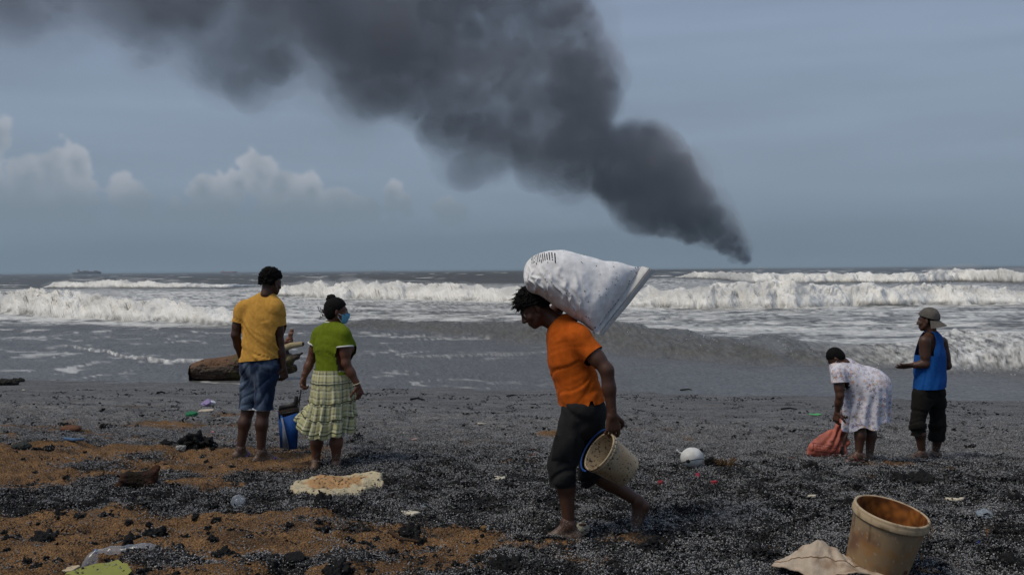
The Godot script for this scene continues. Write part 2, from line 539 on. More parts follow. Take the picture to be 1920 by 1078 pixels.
				# the nearest wave is thick with pellets and sludge; its right end breaks white
				if b1.y > 0.02:
					var speck := n2.get_noise_2d(x * 6.0, y * 16.0 + z * 1.5) + 0.5 * n2.get_noise_2d(x * 14.0 + 5.0, y * 34.0 + z * 3.0)
					var right := smoothstep(0.25, 0.46, a)
					var fw := clampf(0.04 + 0.50 * right + 0.55 * speck * (0.12 + 0.95 * right) + 0.45 * tex * (0.3 + 0.7 * right) + 0.30 * smoothstep(0.75, 1.0, b1.z), 0.0, 1.0) * b1.y
					w = w.lerp(sludge * (1.0 + (0.22 + 0.7 * smoothstep(0.7, 1.0, b1.z)) * speck), b1.y)
					foam = maxf(foam * (1.0 - b1.y), fw * (0.30 + 0.55 * right))
				var pos := Vector3(x, y, z)
				var rough := maxf(broken * smoothstep(0.0, 0.35, h), 0.0)
				if rough > 0.02:
					var l3 := n1.get_noise_3d(x * 0.5, y * 1.3, z * 0.5) + 0.40 * n2.get_noise_3d(x * 1.9, y * 3.8, z * 1.4) + 0.18 * n2.get_noise_3d(x * 5.0, y * 9.0, z * 3.5) * 0.6
					pos += Vector3(0.0, 0.30, 0.85) * l3 * rough * minf(h, 1.4) * 0.36
				v[r * cols + j] = pos
				var fc := white.lerp(Color(0.60, 0.58, 0.52), clampf(0.35 - 0.7 * tex, 0.0, 0.75))
				c[r * cols + j] = w.lerp(fc, clampf(foam, 0.0, 1.0))
				r += 1
	var o := put("sea", grid_mesh(v, c, rows, cols), M.sea)
	o.set_meta("kind", "structure")
	o.set_meta("label", "rough brown-grey sea with rows of white breakers")
	make_spray()

var WASH := []
var WASH_EDGE_A := []
var WASH_EDGE_B := []

func _init() -> void:
	cam_basis = Basis(Vector3.RIGHT, deg_to_rad(-1.0)) * Basis(Vector3.BACK, deg_to_rad(-0.45))
	for r in [[-200, 600], [0, 608], [250, 612], [430, 616], [560, 606], [700, 606], [1000, 612], [1120, 622], [1300, 652], [1450, 662], [1700, 690], [2000, 700]]:
		WASH.append([(r[0] - 960.0) / F, sea_d(r[0], r[1])])
	for r in [[60, 655, 0.0], [125, 652, 0.7], [180, 660, 0.8], [240, 674, 0.9], [330, 682, 1.0], [430, 680, 0.8], [600, 668, 0.4], [760, 664, 0.0]]:
		WASH_EDGE_A.append([(r[0] - 960.0) / F, sea_d(r[0], r[1]), r[2]])
	for r in [[-40, 634, 0.8], [60, 634, 0.5], [150, 628, 0.2], [700, 640, 0.0], [760, 672, 0.3], [900, 668, 0.35], [1060, 660, 0.2], [1200, 690, 0.0]]:
		WASH_EDGE_B.append([(r[0] - 960.0) / F, sea_d(r[0], r[1]), r[2]])

func make_spray() -> void:
	# flecks thrown up along the crests
	var blob := SphereMesh.new()
	blob.radius = 0.5; blob.height = 1.0; blob.radial_segments = 6; blob.rings = 3
	blob.material = M.spray
	var at := []
	rng.seed = 21
	for spec in [[left_breaker, 900, 0.05, 15.0], [main_breaker, 2200, 0.06, 25.0], [far_breaker, 700, 0.10, 35.0], [shorebreak, 900, 0.018, 5.0]]:
		var t: Array = spec[0]
		for i in spec[1]:
			var a := rng.randf_range(-0.56, 0.56)
			if spec[0] == shorebreak and rng.randf() > smoothstep(0.0, 0.5, a): continue
			var h := interp(t, a, 2)
			if h < 0.25: continue
			var d := interp(t, a, 1) + h * rng.randf_range(0.3, 1.5)
			var e := absf(rng.randfn(0.0, 0.16)) * h
			var y := crest(t, a, d, 5.0, spec[3], 0.24).x
			var s: float = spec[2] * rng.randf_range(0.4, 1.3) * exp(-e * 1.2)
			at.append(Transform3D(Basis.from_scale(Vector3(s * 1.3, s, s)), Vector3(a * d, y + e, -d)))
	var mm := MultiMesh.new()
	mm.transform_format = MultiMesh.TRANSFORM_3D
	mm.mesh = blob
	mm.instance_count = at.size()
	for i in at.size():
		mm.set_instance_transform(i, at[i])
	var o := MultiMeshInstance3D.new()
	o.name = "sea_spray"
	o.multimesh = mm
	add_child(o)
	o.set_meta("kind", "stuff")
	tag(o, "white flecks of spray thrown up along the breaking wave crests", "spray")
	# fine mist that hangs over the crests
	var haze := Node3D.new()
	haze.name = "spray_mist"
	add_child(haze)
	haze.set_meta("kind", "stuff")
	tag(haze, "thin white mist hanging over the breaking wave crests", "mist")
	var fm := FogMaterial.new()
	fm.albedo = Color(0.97, 0.97, 0.97)
	fm.density = 0.16
	for spec in [[left_breaker, 26], [main_breaker, 60], [far_breaker, 34], [shorebreak, 16]]:
		for i in spec[1]:
			var a: float = -0.54 + 1.08 * (i + rng.randf()) / spec[1]
			var h := interp(spec[0], a, 2)
			if h < 0.3 or (spec[0] == shorebreak and a < 0.2): continue
			var d := interp(spec[0], a, 1) + h * rng.randf_range(0.6, 1.6)
			var f := FogVolume.new()
			f.shape = RenderingServer.FOG_VOLUME_SHAPE_ELLIPSOID
			f.name = "mist_puff"
			f.size = Vector3(d * rng.randf_range(0.02, 0.05), h * rng.randf_range(0.5, 1.1), 2.0)
			f.position = Vector3(a * d, h * rng.randf_range(0.75, 1.05), -d)
			f.rotation.z = rng.randf_range(-0.15, 0.15)
			f.material = fm
			haze.add_child(f, true)

# ---------------------------------------------------------------- smoke and ships
const PLUME := [[1408, 497], [1393, 445], [1350, 387], [1310, 337], [1292, 287], [1268, 235], [1200, 228], [1140, 236], [1172, 170], [1160, 110], [1125, 50], [1095, -20], [1070, -220], [-300, -220], [-300, 10], [0, 50], [150, 85], [300, 140], [400, 160], [490, 222], [560, 188], [640, 212], [700, 255], [760, 225], [830, 300], [870, 368], [960, 335], [1040, 368], [1110, 350], [1150, 388], [1180, 428], [1240, 443], [1320, 463], [1372, 497]]

func plume_size(px: float) -> float:
	return interp([[-200, 125], [600, 95], [950, 70], [1150, 52], [1280, 32], [1350, 18], [1408, 10]], px, 1)

func make_smoke() -> void:
	var poly := PackedVector2Array()
	for p in PLUME: poly.append(Vector2(p[0], p[1]))
	var root := Node3D.new()
	root.name = "smoke_plume"
	var foot := W(1395, 500, 2600.0)
	root.position = foot
	add_child(root)
	tag(root, "huge dark grey smoke plume leaning left from a ship burning on the horizon", "smoke")
	rng.seed = 5
	# the body of the plume: wide soft puffs, then billows budding from their rims and from each other
	var puffs := []
	for c in [[1402, 486, 10], [1396, 474, 16], [1388, 460, 24], [1374, 440, 32], [1350, 425, 42], [1322, 400, 52], [1290, 372, 64], [1300, 435, 22], [1262, 338, 78], [1238, 300, 74], [1255, 415, 34], [1212, 372, 66], [1200, 412, 28], [1190, 300, 76], [1150, 318, 66], [1100, 290, 76], [1050, 240, 105], [1025, 310, 56], [930, 270, 70], [880, 322, 42], [1105, 150, 70], [1090, 60, 75], [1000, 120, 110], [880, 150, 110]]:
		puffs.append([c[0], c[1], c[2], 0.0, 0])
		puffs.append([c[0] - c[2] * 0.2, c[1] + c[2] * 0.1, c[2] * 0.85, c[2] * 0.5, 0])
	var made := 0
	var tries := 0
	while made < 330 and tries < 60000:
		tries += 1
		var px := rng.randf_range(-260.0, 1120.0) if rng.randf() < 0.55 else rng.randf_range(1080.0, 1408.0)
		var py := rng.randf_range(-200.0, 500.0)
		var q := Vector2(px, py)
		if not Geometry2D.is_point_in_polygon(q, poly): continue
		var big := plume_size(px)
		var r := big * rng.randf_range(0.6, 1.2)
		var edge := rim(q, poly)
		if edge < r * 0.72: r = edge / 0.72
		if r < big * 0.3: continue
		var thick := 1.3 * n1.get_noise_2d((px + py) * 0.0032, (py - 0.45 * px) * 0.0085 + 2.0)
		if thick < rng.randf_range(-0.55, 0.12) + 0.30 * smoothstep(700.0, -100.0, px) - 0.9 * smoothstep(1050.0, 1250.0, px): continue
		puffs.append([px, py, r, 0.0 + rng.randfn(0.0, 0.8) * big, 0])
		made += 1
	var parents := puffs.size()
	tries = 0
	while made < 1250 and tries < 60000:
		tries += 1
		# the later ones bud from earlier buds, smaller each time
		var from: Array = puffs[rng.randi() % (parents if made < 800 else puffs.size())]
		var a := rng.randf() * TAU
		var r: float = from[2] * rng.randf_range(0.30, 0.52)
		var px: float = from[0] + cos(a) * from[2] * 0.92
		var py: float = from[1] + sin(a) * from[2] * 0.85
		if r < 3.0 or not Geometry2D.is_point_in_polygon(Vector2(px, py), poly): continue
		if rim(Vector2(px, py), poly) < r * 0.3: continue
		if px < 500.0 and rng.randf() < 0.45: continue
		puffs.append([px, py, r, from[3] + rng.randfn(0.0, 0.5) * from[2] + from[2] * 0.4, 1])
		made += 1
	# feathered rims and the thin veil drawn out to the left
	for i in 190:
		var from: Array = puffs[rng.randi() % parents]
		var a := rng.randf() * TAU
		if from[0] > 1340.0: continue
		puffs.append([from[0] + cos(a) * from[2] * 0.55, from[1] + sin(a) * from[2] * 0.55, from[2] * rng.randf_range(0.8, 1.15), rng.randfn(0.0, 1.0) * from[2], 2])
	for i in 90:
		puffs.append([rng.randf_range(-120.0, 560.0), rng.randf_range(-110.0, 50.0) + 60.0 * rng.randf() * rng.randf(), rng.randf_range(60.0, 130.0), rng.randfn(0.0, 60.0), 2])
	for p in puffs:
		var d: float = lerpf(2600.0, 1700.0, clampf((1400.0 - p[0]) / 1500.0, 0.0, 1.0)) * (1.0 - clampf(p[3], -0.75 * plume_size(p[0]), 0.55 * plume_size(p[0])) / F)
		var f := FogVolume.new()
		f.shape = RenderingServer.FOG_VOLUME_SHAPE_ELLIPSOID
		f.name = "smoke_puff"
		var m: float = p[2] / F * d * 2.0
		f.size = Vector3(m * rng.randf_range(0.9, 1.3), m * rng.randf_range(0.8, 1.1), m * rng.randf_range(0.8, 1.2))
		f.position = W(p[0], p[1], d) - foot
		f.rotation = Vector3(rng.randf(), rng.randf(), rng.randf()) * 1.2
		var thin: float = 1.0 if p[0] > 700 else lerpf(2.1, 1.0, clampf(p[0] / 700.0, 0.0, 1.0))
		var soot := clampf(0.5 + 0.9 * n1.get_noise_2d(p[0] * 0.007 + 50.0, p[1] * 0.009), 0.0, 1.0)
		f.material = smoke_matter(m * [0.60, 0.55, 1.7][p[4]] * thin * (0.6 if p[0] > 1250 else 1.0), soot, p[0])
		root.add_child(f, true)

func rim(q: Vector2, poly: PackedVector2Array) -> float:
	var edge := 1e9
	for i in poly.size():
		var c := Geometry2D.get_closest_point_to_segment(q, poly[i], poly[(i + 1) % poly.size()])
		if absf(c.y + 220.0) < 1.0 or absf(c.x + 300.0) < 1.0: continue
		edge = minf(edge, c.distance_to(q))
	return edge

var matters := {}
func smoke_matter(radius: float, soot: float, px: float) -> FogMaterial:
	# a puff this big stops about a quarter of the light through its middle; some of the smoke is sootier
	var step := roundi(log(radius) * 4.0)
	var age := clampi(roundi((1330.0 - px) / 55.0), 0, 6)      # 0 over the ship, 6 where it has spread and browned
	var tone := roundi(soot * 3.0)
	var key := step * 100 + tone * 10 + age
	if not matters.has(key):
		var f := FogMaterial.new()
		var k := lerpf(0.97, 0.74, tone / 3.0)
		var old := age / 6.0
		f.albedo = lin(k * 0.90, k * 0.91, k * 0.97).lerp(lin(minf(k * 1.02, 0.985), k * 0.915, k * 0.93), old)
		f.density = lerpf(0.19, 0.128, old) / exp(step / 4.0)
		matters[key] = f
	return matters[key]

func make_ships() -> void:
	cargo_ship(162, 509, 5200.0, 150.0, Color(0.10, 0.11, 0.12), "long container ship on the horizon at the far left under the clouds", true)
	cargo_ship(428, 510, 5600.0, 95.0, Color(0.22, 0.09, 0.08), "small reddish ship on the horizon behind the yellow shirt", false)
	cargo_ship(708, 506, 5400.0, 80.0, Color(0.32, 0.32, 0.33), "pale ship on the horizon between the masked woman and the sack", false)
	cargo_ship(1432, 499, 5600.0, 60.0, Color(0.40, 0.36, 0.33), "tiny pale boat on the horizon just right of the foot of the smoke", false)
	cargo_ship(1344, 499.6, 5800.0, 55.0, Color(0.38, 0.36, 0.34), "tiny pale boat on the horizon just left of the foot of the smoke", false)

func cargo_ship(px: float, py: float, d: float, length: float, hull: Color, label: String, boxes: bool) -> void:
	var p := W(px, py, d)
	p.y = 0.0
	var t := thing("cargo_ship", label, "ship", p, "ships on the horizon")
	var b := length * 0.15
	var hh := length * 0.055
	var st := SurfaceTool.new()
	st.begin(Mesh.PRIMITIVE_TRIANGLES)
	# hull outline, pointed at the bow and flared
	var ring := [[-0.5, 0.42], [-0.46, 0.5], [0.30, 0.5], [0.43, 0.3], [0.5, 0.0], [0.43, -0.3], [0.30, -0.5], [-0.46, -0.5], [-0.5, -0.42]]
	for i in ring.size():
		var a = ring[i]; var c = ring[(i + 1) % ring.size()]
		var lo1 := Vector3(a[0] * length * 0.97, -1.0, a[1] * b * 0.8); var lo2 := Vector3(c[0] * length * 0.97, -1.0, c[1] * b * 0.8)
		var hi1 := Vector3(a[0] * length, hh * (1.35 if a[0] > 0.4 else 1.0), a[1] * b); var hi2 := Vector3(c[0] * length, hh * (1.35 if c[0] > 0.4 else 1.0), c[1] * b)
		for q in [lo1, hi1, lo2, lo2, hi1, hi2, hi1, Vector3(0, hh, 0), hi2]: st.add_vertex(q)
	st.generate_normals()
	put("hull", st.commit(), mat(Color(hull.r, hull.g, hull.b).linear_to_srgb(), 0.7), t)
	var pale := mat(lin(0.5, 0.5, 0.5), 0.7)
	var br := BoxMesh.new(); br.size = Vector3(length * 0.07, length * 0.10, b * 0.8)
	put("bridge", br, pale, t, Vector3(-length * 0.32, hh + length * 0.05, 0))
	var ms := CylinderMesh.new(); ms.height = length * 0.09; ms.top_radius = length * 0.004; ms.bottom_radius = length * 0.006; ms.radial_segments = 6
	put("mast", ms, pale, t, Vector3(-length * 0.32, hh + length * 0.14, 0))
	if boxes:
		rng.seed = 8
		for i in 9:
			var s := BoxMesh.new(); s.size = Vector3(length * 0.062, length * rng.randf_range(0.025, 0.06), b * 0.85)
			put("container_stack", s, mat(lin(rng.randf_range(0.1, 0.25), rng.randf_range(0.1, 0.2), rng.randf_range(0.1, 0.22)), 0.8), t, Vector3(length * (-0.22 + i * 0.074), hh + s.size.y * 0.5, 0))
	else:
		var s2 := BoxMesh.new(); s2.size = Vector3(length * 0.4, length * 0.012, b * 0.5)
		put("deck_house", s2, pale, t, Vector3(length * 0.1, hh + length * 0.006, 0))

# ---------------------------------------------------------------- meshing of smooth bodies
class Blob:
	# a distance field on a grid, joined smoothly and meshed with surface nets
	var o: Vector3
	var s: float
	var nx: int
	var ny: int
	var nz: int
	var g := PackedFloat32Array()

	func _init(lo: Vector3, hi: Vector3, cell: float) -> void:
		s = cell
		o = lo - Vector3.ONE * cell * 3.0
		var e := hi - lo + Vector3.ONE * cell * 6.0
		nx = int(e.x / s) + 2; ny = int(e.y / s) + 2; nz = int(e.z / s) + 2
		g.resize(nx * ny * nz)
		g.fill(1.0)

	func span(lo: Vector3, hi: Vector3) -> Array:
		var a := ((lo - o) / s).floor()
		var b := ((hi - o) / s).ceil()
		return [clampi(int(a.x), 0, nx - 1), clampi(int(b.x), 0, nx - 1), clampi(int(a.y), 0, ny - 1), clampi(int(b.y), 0, ny - 1), clampi(int(a.z), 0, nz - 1), clampi(int(b.z), 0, nz - 1)]

	func bone(a: Vector3, b: Vector3, ra: float, rb: float, k: float) -> void:
		var m := maxf(ra, rb) + k + s * 2.5
		var lo := Vector3(minf(a.x, b.x), minf(a.y, b.y), minf(a.z, b.z)) - Vector3.ONE * m
		var hi := Vector3(maxf(a.x, b.x), maxf(a.y, b.y), maxf(a.z, b.z)) + Vector3.ONE * m
		var r := span(lo, hi)
		var ba := b - a
		var inv := 1.0 / maxf(ba.length_squared(), 1e-9)
		for z in range(r[4], r[5] + 1):
			for y in range(r[2], r[3] + 1):
				var i: int = (z * ny + y) * nx + r[0]
				var p := o + Vector3(r[0], y, z) * s - a
				for x in range(r[0], r[1] + 1):
					var h := clampf(p.dot(ba) * inv, 0.0, 1.0)
					var d := (p - ba * h).length() - (ra + (rb - ra) * h)
					var w := g[i]
					var t := k - absf(d - w)
					g[i] = minf(d, w) if t <= 0.0 else minf(d, w) - t * t / (4.0 * k)
					i += 1
					p.x += s

	func lump(c: Vector3, rad: Vector3, basis: Basis, k: float, carve := false) -> void:
		var big := maxf(rad.x, maxf(rad.y, rad.z)) + k + s * 2.5
		var r := span(c - Vector3.ONE * big, c + Vector3.ONE * big)
		var inv := basis.transposed()
		var ir := Vector3.ONE / rad
		for z in range(r[4], r[5] + 1):
			for y in range(r[2], r[3] + 1):
				var i: int = (z * ny + y) * nx + r[0]
				for x in range(r[0], r[1] + 1):
					var q := inv * (o + Vector3(x, y, z) * s - c) * ir
					var k0 := q.length()
					var k1 := (q * ir).length()
					var d := k0 * (k0 - 1.0) / maxf(k1, 1e-6)
					var w := g[i]
					if carve:
						var t2 := k - absf(-d - w)
						g[i] = maxf(-d, w) if t2 <= 0.0 else maxf(-d, w) + t2 * t2 / (4.0 * k)
					else:
						var t := k - absf(d - w)
						g[i] = minf(d, w) if t <= 0.0 else minf(d, w) - t * t / (4.0 * k)
					i += 1

	func surface() -> Dictionary:
		var v := PackedVector3Array()
		var n := PackedVector3Array()
		var idx := PackedInt32Array()
		var at := PackedInt32Array()
		at.resize(g.size())
		at.fill(-1)
		var near := s * 2.2
		var sx := 1; var sy := nx; var sz := nx * ny
		for z in nz - 1:
			for y in ny - 1:
				var i := (z * ny + y) * nx
				for x in nx - 1:
					var a := g[i]
					if a > near or a < -near:
						i += 1
						continue
					var b := g[i + sx]; var c := g[i + sy]; var d := g[i + sx + sy]
					var e := g[i + sz]; var f := g[i + sx + sz]; var h := g[i + sy + sz]; var k := g[i + sx + sy + sz]
					var cnt := int(a < 0.0) + int(b < 0.0) + int(c < 0.0) + int(d < 0.0) + int(e < 0.0) + int(f < 0.0) + int(h < 0.0) + int(k < 0.0)
					if cnt > 0 and cnt < 8:
						var p := Vector3.ZERO
						var m := 0
						if (a < 0.0) != (b < 0.0): p += Vector3(a / (a - b), 0, 0); m += 1
						if (c < 0.0) != (d < 0.0): p += Vector3(c / (c - d), 1, 0); m += 1
						if (e < 0.0) != (f < 0.0): p += Vector3(e / (e - f), 0, 1); m += 1
						if (h < 0.0) != (k < 0.0): p += Vector3(h / (h - k), 1, 1); m += 1
						if (a < 0.0) != (c < 0.0): p += Vector3(0, a / (a - c), 0); m += 1
						if (b < 0.0) != (d < 0.0): p += Vector3(1, b / (b - d), 0); m += 1
						if (e < 0.0) != (h < 0.0): p += Vector3(0, e / (e - h), 1); m += 1
						if (f < 0.0) != (k < 0.0): p += Vector3(1, f / (f - k), 1); m += 1
						if (a < 0.0) != (e < 0.0): p += Vector3(0, 0, a / (a - e)); m += 1
						if (b < 0.0) != (f < 0.0): p += Vector3(1, 0, b / (b - f)); m += 1
						if (c < 0.0) != (h < 0.0): p += Vector3(0, 1, c / (c - h)); m += 1
						if (d < 0.0) != (k < 0.0): p += Vector3(1, 1, d / (d - k)); m += 1
						at[i] = v.size()
						v.append(o + (Vector3(x, y, z) + p / m) * s)
						n.append(Vector3(b + d + f + k - a - c - e - h, c + d + h + k - a - b - e - f, e + f + h + k - a - b - c - d).normalized())
					i += 1
		for z in range(1, nz - 1):
			for y in range(1, ny - 1):
				var i := (z * ny + y) * nx + 1
				for x in range(1, nx - 1):
					var a := g[i]
					if a > near or a < -near:
						i += 1
						continue
					for ax in 3:
						var st: int = [sx, sy, sz][ax]
						if (a < 0.0) != (g[i + st] < 0.0):
							var u: int = [sy, sz, sx][ax]
							var w: int = [sz, sx, sy][ax]
							var q0 := at[i - u - w]; var q1 := at[i - w]; var q2 := at[i]; var q3 := at[i - u]
							if q0 < 0 or q1 < 0 or q2 < 0 or q3 < 0: continue
							if a < 0.0:
								idx.append_array([q0, q2, q1, q0, q3, q2])
							else:
								idx.append_array([q0, q1, q2, q0, q2, q3])
					i += 1
		return {"v": v, "n": n, "i": idx}

func join(a: Dictionary, b: Dictionary) -> void:
	var base: int = a.v.size()
	a.v.append_array(b.v)
	a.n.append_array(b.n)
	for k in b.i: a.i.append(k + base)

func clip(md: Dictionary, keep: Callable) -> Dictionary:
	# cut a surface along keep(p) = 0, leaving a clean open edge
	var v: PackedVector3Array = md.v
	var n: PackedVector3Array = md.n
	var val := PackedFloat32Array()
	val.resize(v.size())
	for k in v.size(): val[k] = keep.call(v[k])
	var cut := {}
	var out := PackedInt32Array()
	var src: PackedInt32Array = md.i
	for t in range(0, src.size(), 3):
		var poly := []
		for e in 3:
			var a := src[t + e]; var b := src[t + (e + 1) % 3]
			if val[a] >= 0.0: poly.append(a)
			if (val[a] >= 0.0) != (val[b] >= 0.0):
				var key := mini(a, b) * 1000003 + maxi(a, b)
				if not cut.has(key):
					var w := val[a] / (val[a] - val[b])
					cut[key] = v.size()
					v.append(v[a].lerp(v[b], w))
					n.append(n[a].lerp(n[b], w).normalized())
					val.append(0.0)
				poly.append(cut[key])
		for e in range(1, poly.size() - 1):
			out.append(poly[0]); out.append(poly[e]); out.append(poly[e + 1])
	return {"v": v, "n": n, "i": out}

func push(md: Dictionary, by: Callable) -> Dictionary:
	# move every point along its normal and find the normals anew
	var v: PackedVector3Array = md.v
	var n: PackedVector3Array = md.n
	for k in v.size(): v[k] += n[k] * by.call(v[k])
	var m := PackedVector3Array()
	m.resize(v.size())
	var idx: PackedInt32Array = md.i
	for t in range(0, idx.size(), 3):
		var a := idx[t]; var b := idx[t + 1]; var c := idx[t + 2]
		var f := (v[c] - v[a]).cross(v[b] - v[a])
		m[a] += f; m[b] += f; m[c] += f
	for k in v.size(): m[k] = m[k].normalized() if m[k].length_squared() > 1e-18 else n[k]
	return {"v": v, "n": m, "i": idx}

func made(md: Dictionary, tint = null) -> ArrayMesh:
	var c := PackedColorArray()
	if tint != null:
		c.resize(md.v.size())
		for k in md.v.size(): c[k] = tint.call(md.v[k])
	# drop points that no face uses
	var used := PackedInt32Array()
	used.resize(md.v.size())
	used.fill(-1)
	var v := PackedVector3Array(); var n := PackedVector3Array(); var cc := PackedColorArray(); var idx := PackedInt32Array()
	for k in md.i:
		if used[k] < 0:
			used[k] = v.size()
			v.append(md.v[k]); n.append(md.n[k])
			if c.size(): cc.append(c[k])
		idx.append(used[k])
	return arrays(v, n, idx, cc)

func tube(pts: Array, radii: Array, sides := 8, caps := true) -> ArrayMesh:
	# a tube through points, its radius given at each
	var v := PackedVector3Array()
	var rows := pts.size()
	var up := Vector3.UP
	var first := (Vector3(pts[1]) - Vector3(pts[0])).normalized()
	if absf(first.dot(up)) > 0.9: up = Vector3.RIGHT
	var list := []
	for i in rows: list.append([pts[i], radii[i]])
	if caps:
		list.push_front([pts[0], 0.0005]); list.append([pts[rows - 1], 0.0005])
	for i in list.size():
		var j := clampi(i - (1 if caps else 0), 0, rows - 1)
		var t: Vector3 = (Vector3(pts[mini(j + 1, rows - 1)]) - Vector3(pts[maxi(j - 1, 0)])).normalized()
		var a := t.cross(up).normalized()
		var b := a.cross(t)
		for q in sides:
			var th := -TAU * q / sides
			v.append(Vector3(list[i][0]) + (a * cos(th) + b * sin(th)) * list[i][1])
	return grid_mesh(v, PackedColorArray(), list.size(), sides, PackedVector2Array(), true)

# ---------------------------------------------------------------- human figures
func seg_d(p: Vector3, a: Vector3, b: Vector3) -> float:
	var ba := b - a
	return (p - a - ba * clampf((p - a).dot(ba) / maxf(ba.length_squared(), 1e-9), 0.0, 1.0)).length()

func seg_t(p: Vector3, a: Vector3, b: Vector3) -> float:
	return (p - a).dot(b - a) / (b - a).length_squared()

func frame(fwd: Vector3, up: Vector3) -> Basis:
	# columns: right, up, forward of someone who looks along fwd
	var f := fwd.normalized()
	var r := f.cross(up).normalized()
	return Basis(r, r.cross(f), f)

func joints(root: Vector3, d: float, table: Dictionary) -> Dictionary:
	var out := {}
	for k in table:
		var e: Array = table[k]
		out[k] = W(e[0], e[1], d + e[2]) - root
	return out

func torso_axes(J: Dictionary) -> Basis:
	var u: Vector3 = (J.neck - J.pelvis).normalized()
	var r: Vector3 = J.sr - J.sl
	r = (r - u * r.dot(u)).normalized()
	return Basis(r, u, u.cross(r))

func torso_into(b: Blob, J: Dictionary, k: float, extra: float, k2 := 0.06) -> void:
	var B := torso_axes(J)
	var N: Vector3 = J.neck; var P: Vector3 = J.pelvis
	var g: float = J.get("girth", 1.0)
	var e := Vector3.ONE * extra
	b.lump(N.lerp(P, 0.30) + B.z * 0.008 * k, Vector3(0.158 * k * g, 0.20 * k, 0.102 * k * g) + e, B, k2)
	b.lump(N.lerp(P, 0.66) + B.z * 0.012 * k, Vector3(0.138 * k * g, 0.19 * k, 0.098 * k * g) + e, B, k2)
	b.lump(P + B.y * 0.01, Vector3(0.160 * k * g, 0.14 * k, 0.112 * k * g) + e, B, k2)
	for s in ["sl", "sr"]:
		b.bone(N + B.y * -0.015, J[s], 0.040 * k + extra * 0.8, 0.054 * k + extra * 0.3, 0.05)

func body_mesh(J: Dictionary, k: float) -> Dictionary:
	var lo := Vector3.ONE * 9.0; var hi := -lo
	for key in J:
		if J[key] is Vector3 and key.length() < 7:
			lo = lo.min(J[key]); hi = hi.max(J[key])
	var b := Blob.new(lo - Vector3.ONE * 0.16, hi + Vector3.ONE * 0.16, 0.012)
	torso_into(b, J, k, 0.0)
	b.bone(J.neck - torso_axes(J).y * 0.03, Vector3(J.neck).lerp(J.head, 0.75), 0.058 * k, 0.050 * k, 0.03)
	if J.has("bust"):
		for q in J.bust: b.lump(q, Vector3.ONE * 0.075 * k, Basis.IDENTITY, 0.05)
	for s in ["l", "r"]:
		b.bone(J["s" + s], J["e" + s], 0.054 * k, 0.041 * k, 0.03)
		b.bone(Vector3(J["s" + s]).lerp(J["e" + s], 0.2), Vector3(J["s" + s]).lerp(J["e" + s], 0.65), 0.048 * k, 0.047 * k, 0.03)
		b.bone(J["e" + s], Vector3(J["e" + s]).lerp(J["w" + s], 0.45), 0.041 * k, 0.040 * k, 0.02)
		b.bone(Vector3(J["e" + s]).lerp(J["w" + s], 0.4), J["w" + s], 0.040 * k, 0.027 * k, 0.02)
		b.bone(J["h" + s], J["k" + s], 0.088 * k, 0.056 * k, 0.04)
		var back: Vector3 = Vector3(J["k" + s]).lerp(J["a" + s], 0.33) - torso_axes(J).z * 0.014 * k
		b.bone(J["k" + s], back, 0.054 * k, 0.056 * k, 0.03)
		b.bone(back, J["a" + s], 0.055 * k, 0.034 * k, 0.03)
	var md := b.surface()
	for s in ["l", "r"]:
		join(md, foot_mesh(J["a" + s], J["t" + s], J.get("heel" + s, Vector3.ZERO), k, 1.0 if s == "l" else -1.0))
	return md

func foot_mesh(A: Vector3, T: Vector3, H: Vector3, k: float, side: float) -> Dictionary:
	# heel, instep, ball and five toes; T is the tip of the toes
	var dir := T - A
	dir.y = 0.0
	if H == Vector3.ZERO:
		H = A - dir.normalized() * 0.045 * k
		H.y = T.y + 0.012
	dir = (T - H).normalized()
	var across := dir.cross(Vector3.UP).normalized() * side
	var ball := H + (T - H) * 0.70
	var b := Blob.new(A.min(H).min(T) - Vector3.ONE * 0.07, A.max(H).max(T) + Vector3.ONE * 0.07, 0.006)
	b.bone(A + (A - H) * 0.3, A, 0.036 * k, 0.034 * k, 0.01)
	b.bone(A, H, 0.035 * k, 0.031 * k, 0.02)
	b.bone(H, ball + across * 0.014, 0.029 * k, 0.024 * k, 0.02)
	b.bone(H, ball - across * 0.016, 0.029 * k, 0.025 * k, 0.02)
	b.bone(A, ball, 0.034 * k, 0.024 * k, 0.025)
	for i in 5:
		var w := (i - 2.0) / 2.0
		var root_at := ball + across * w * 0.034 * k
		var tip := T + across * w * 0.038 * k - dir * (0.0 if i == 0 else 0.006 + 0.010 * i) 
		b.bone(root_at, tip, 0.013 * k, (0.0125 if i == 0 else 0.0090) * k, 0.008)
	return b.surface()

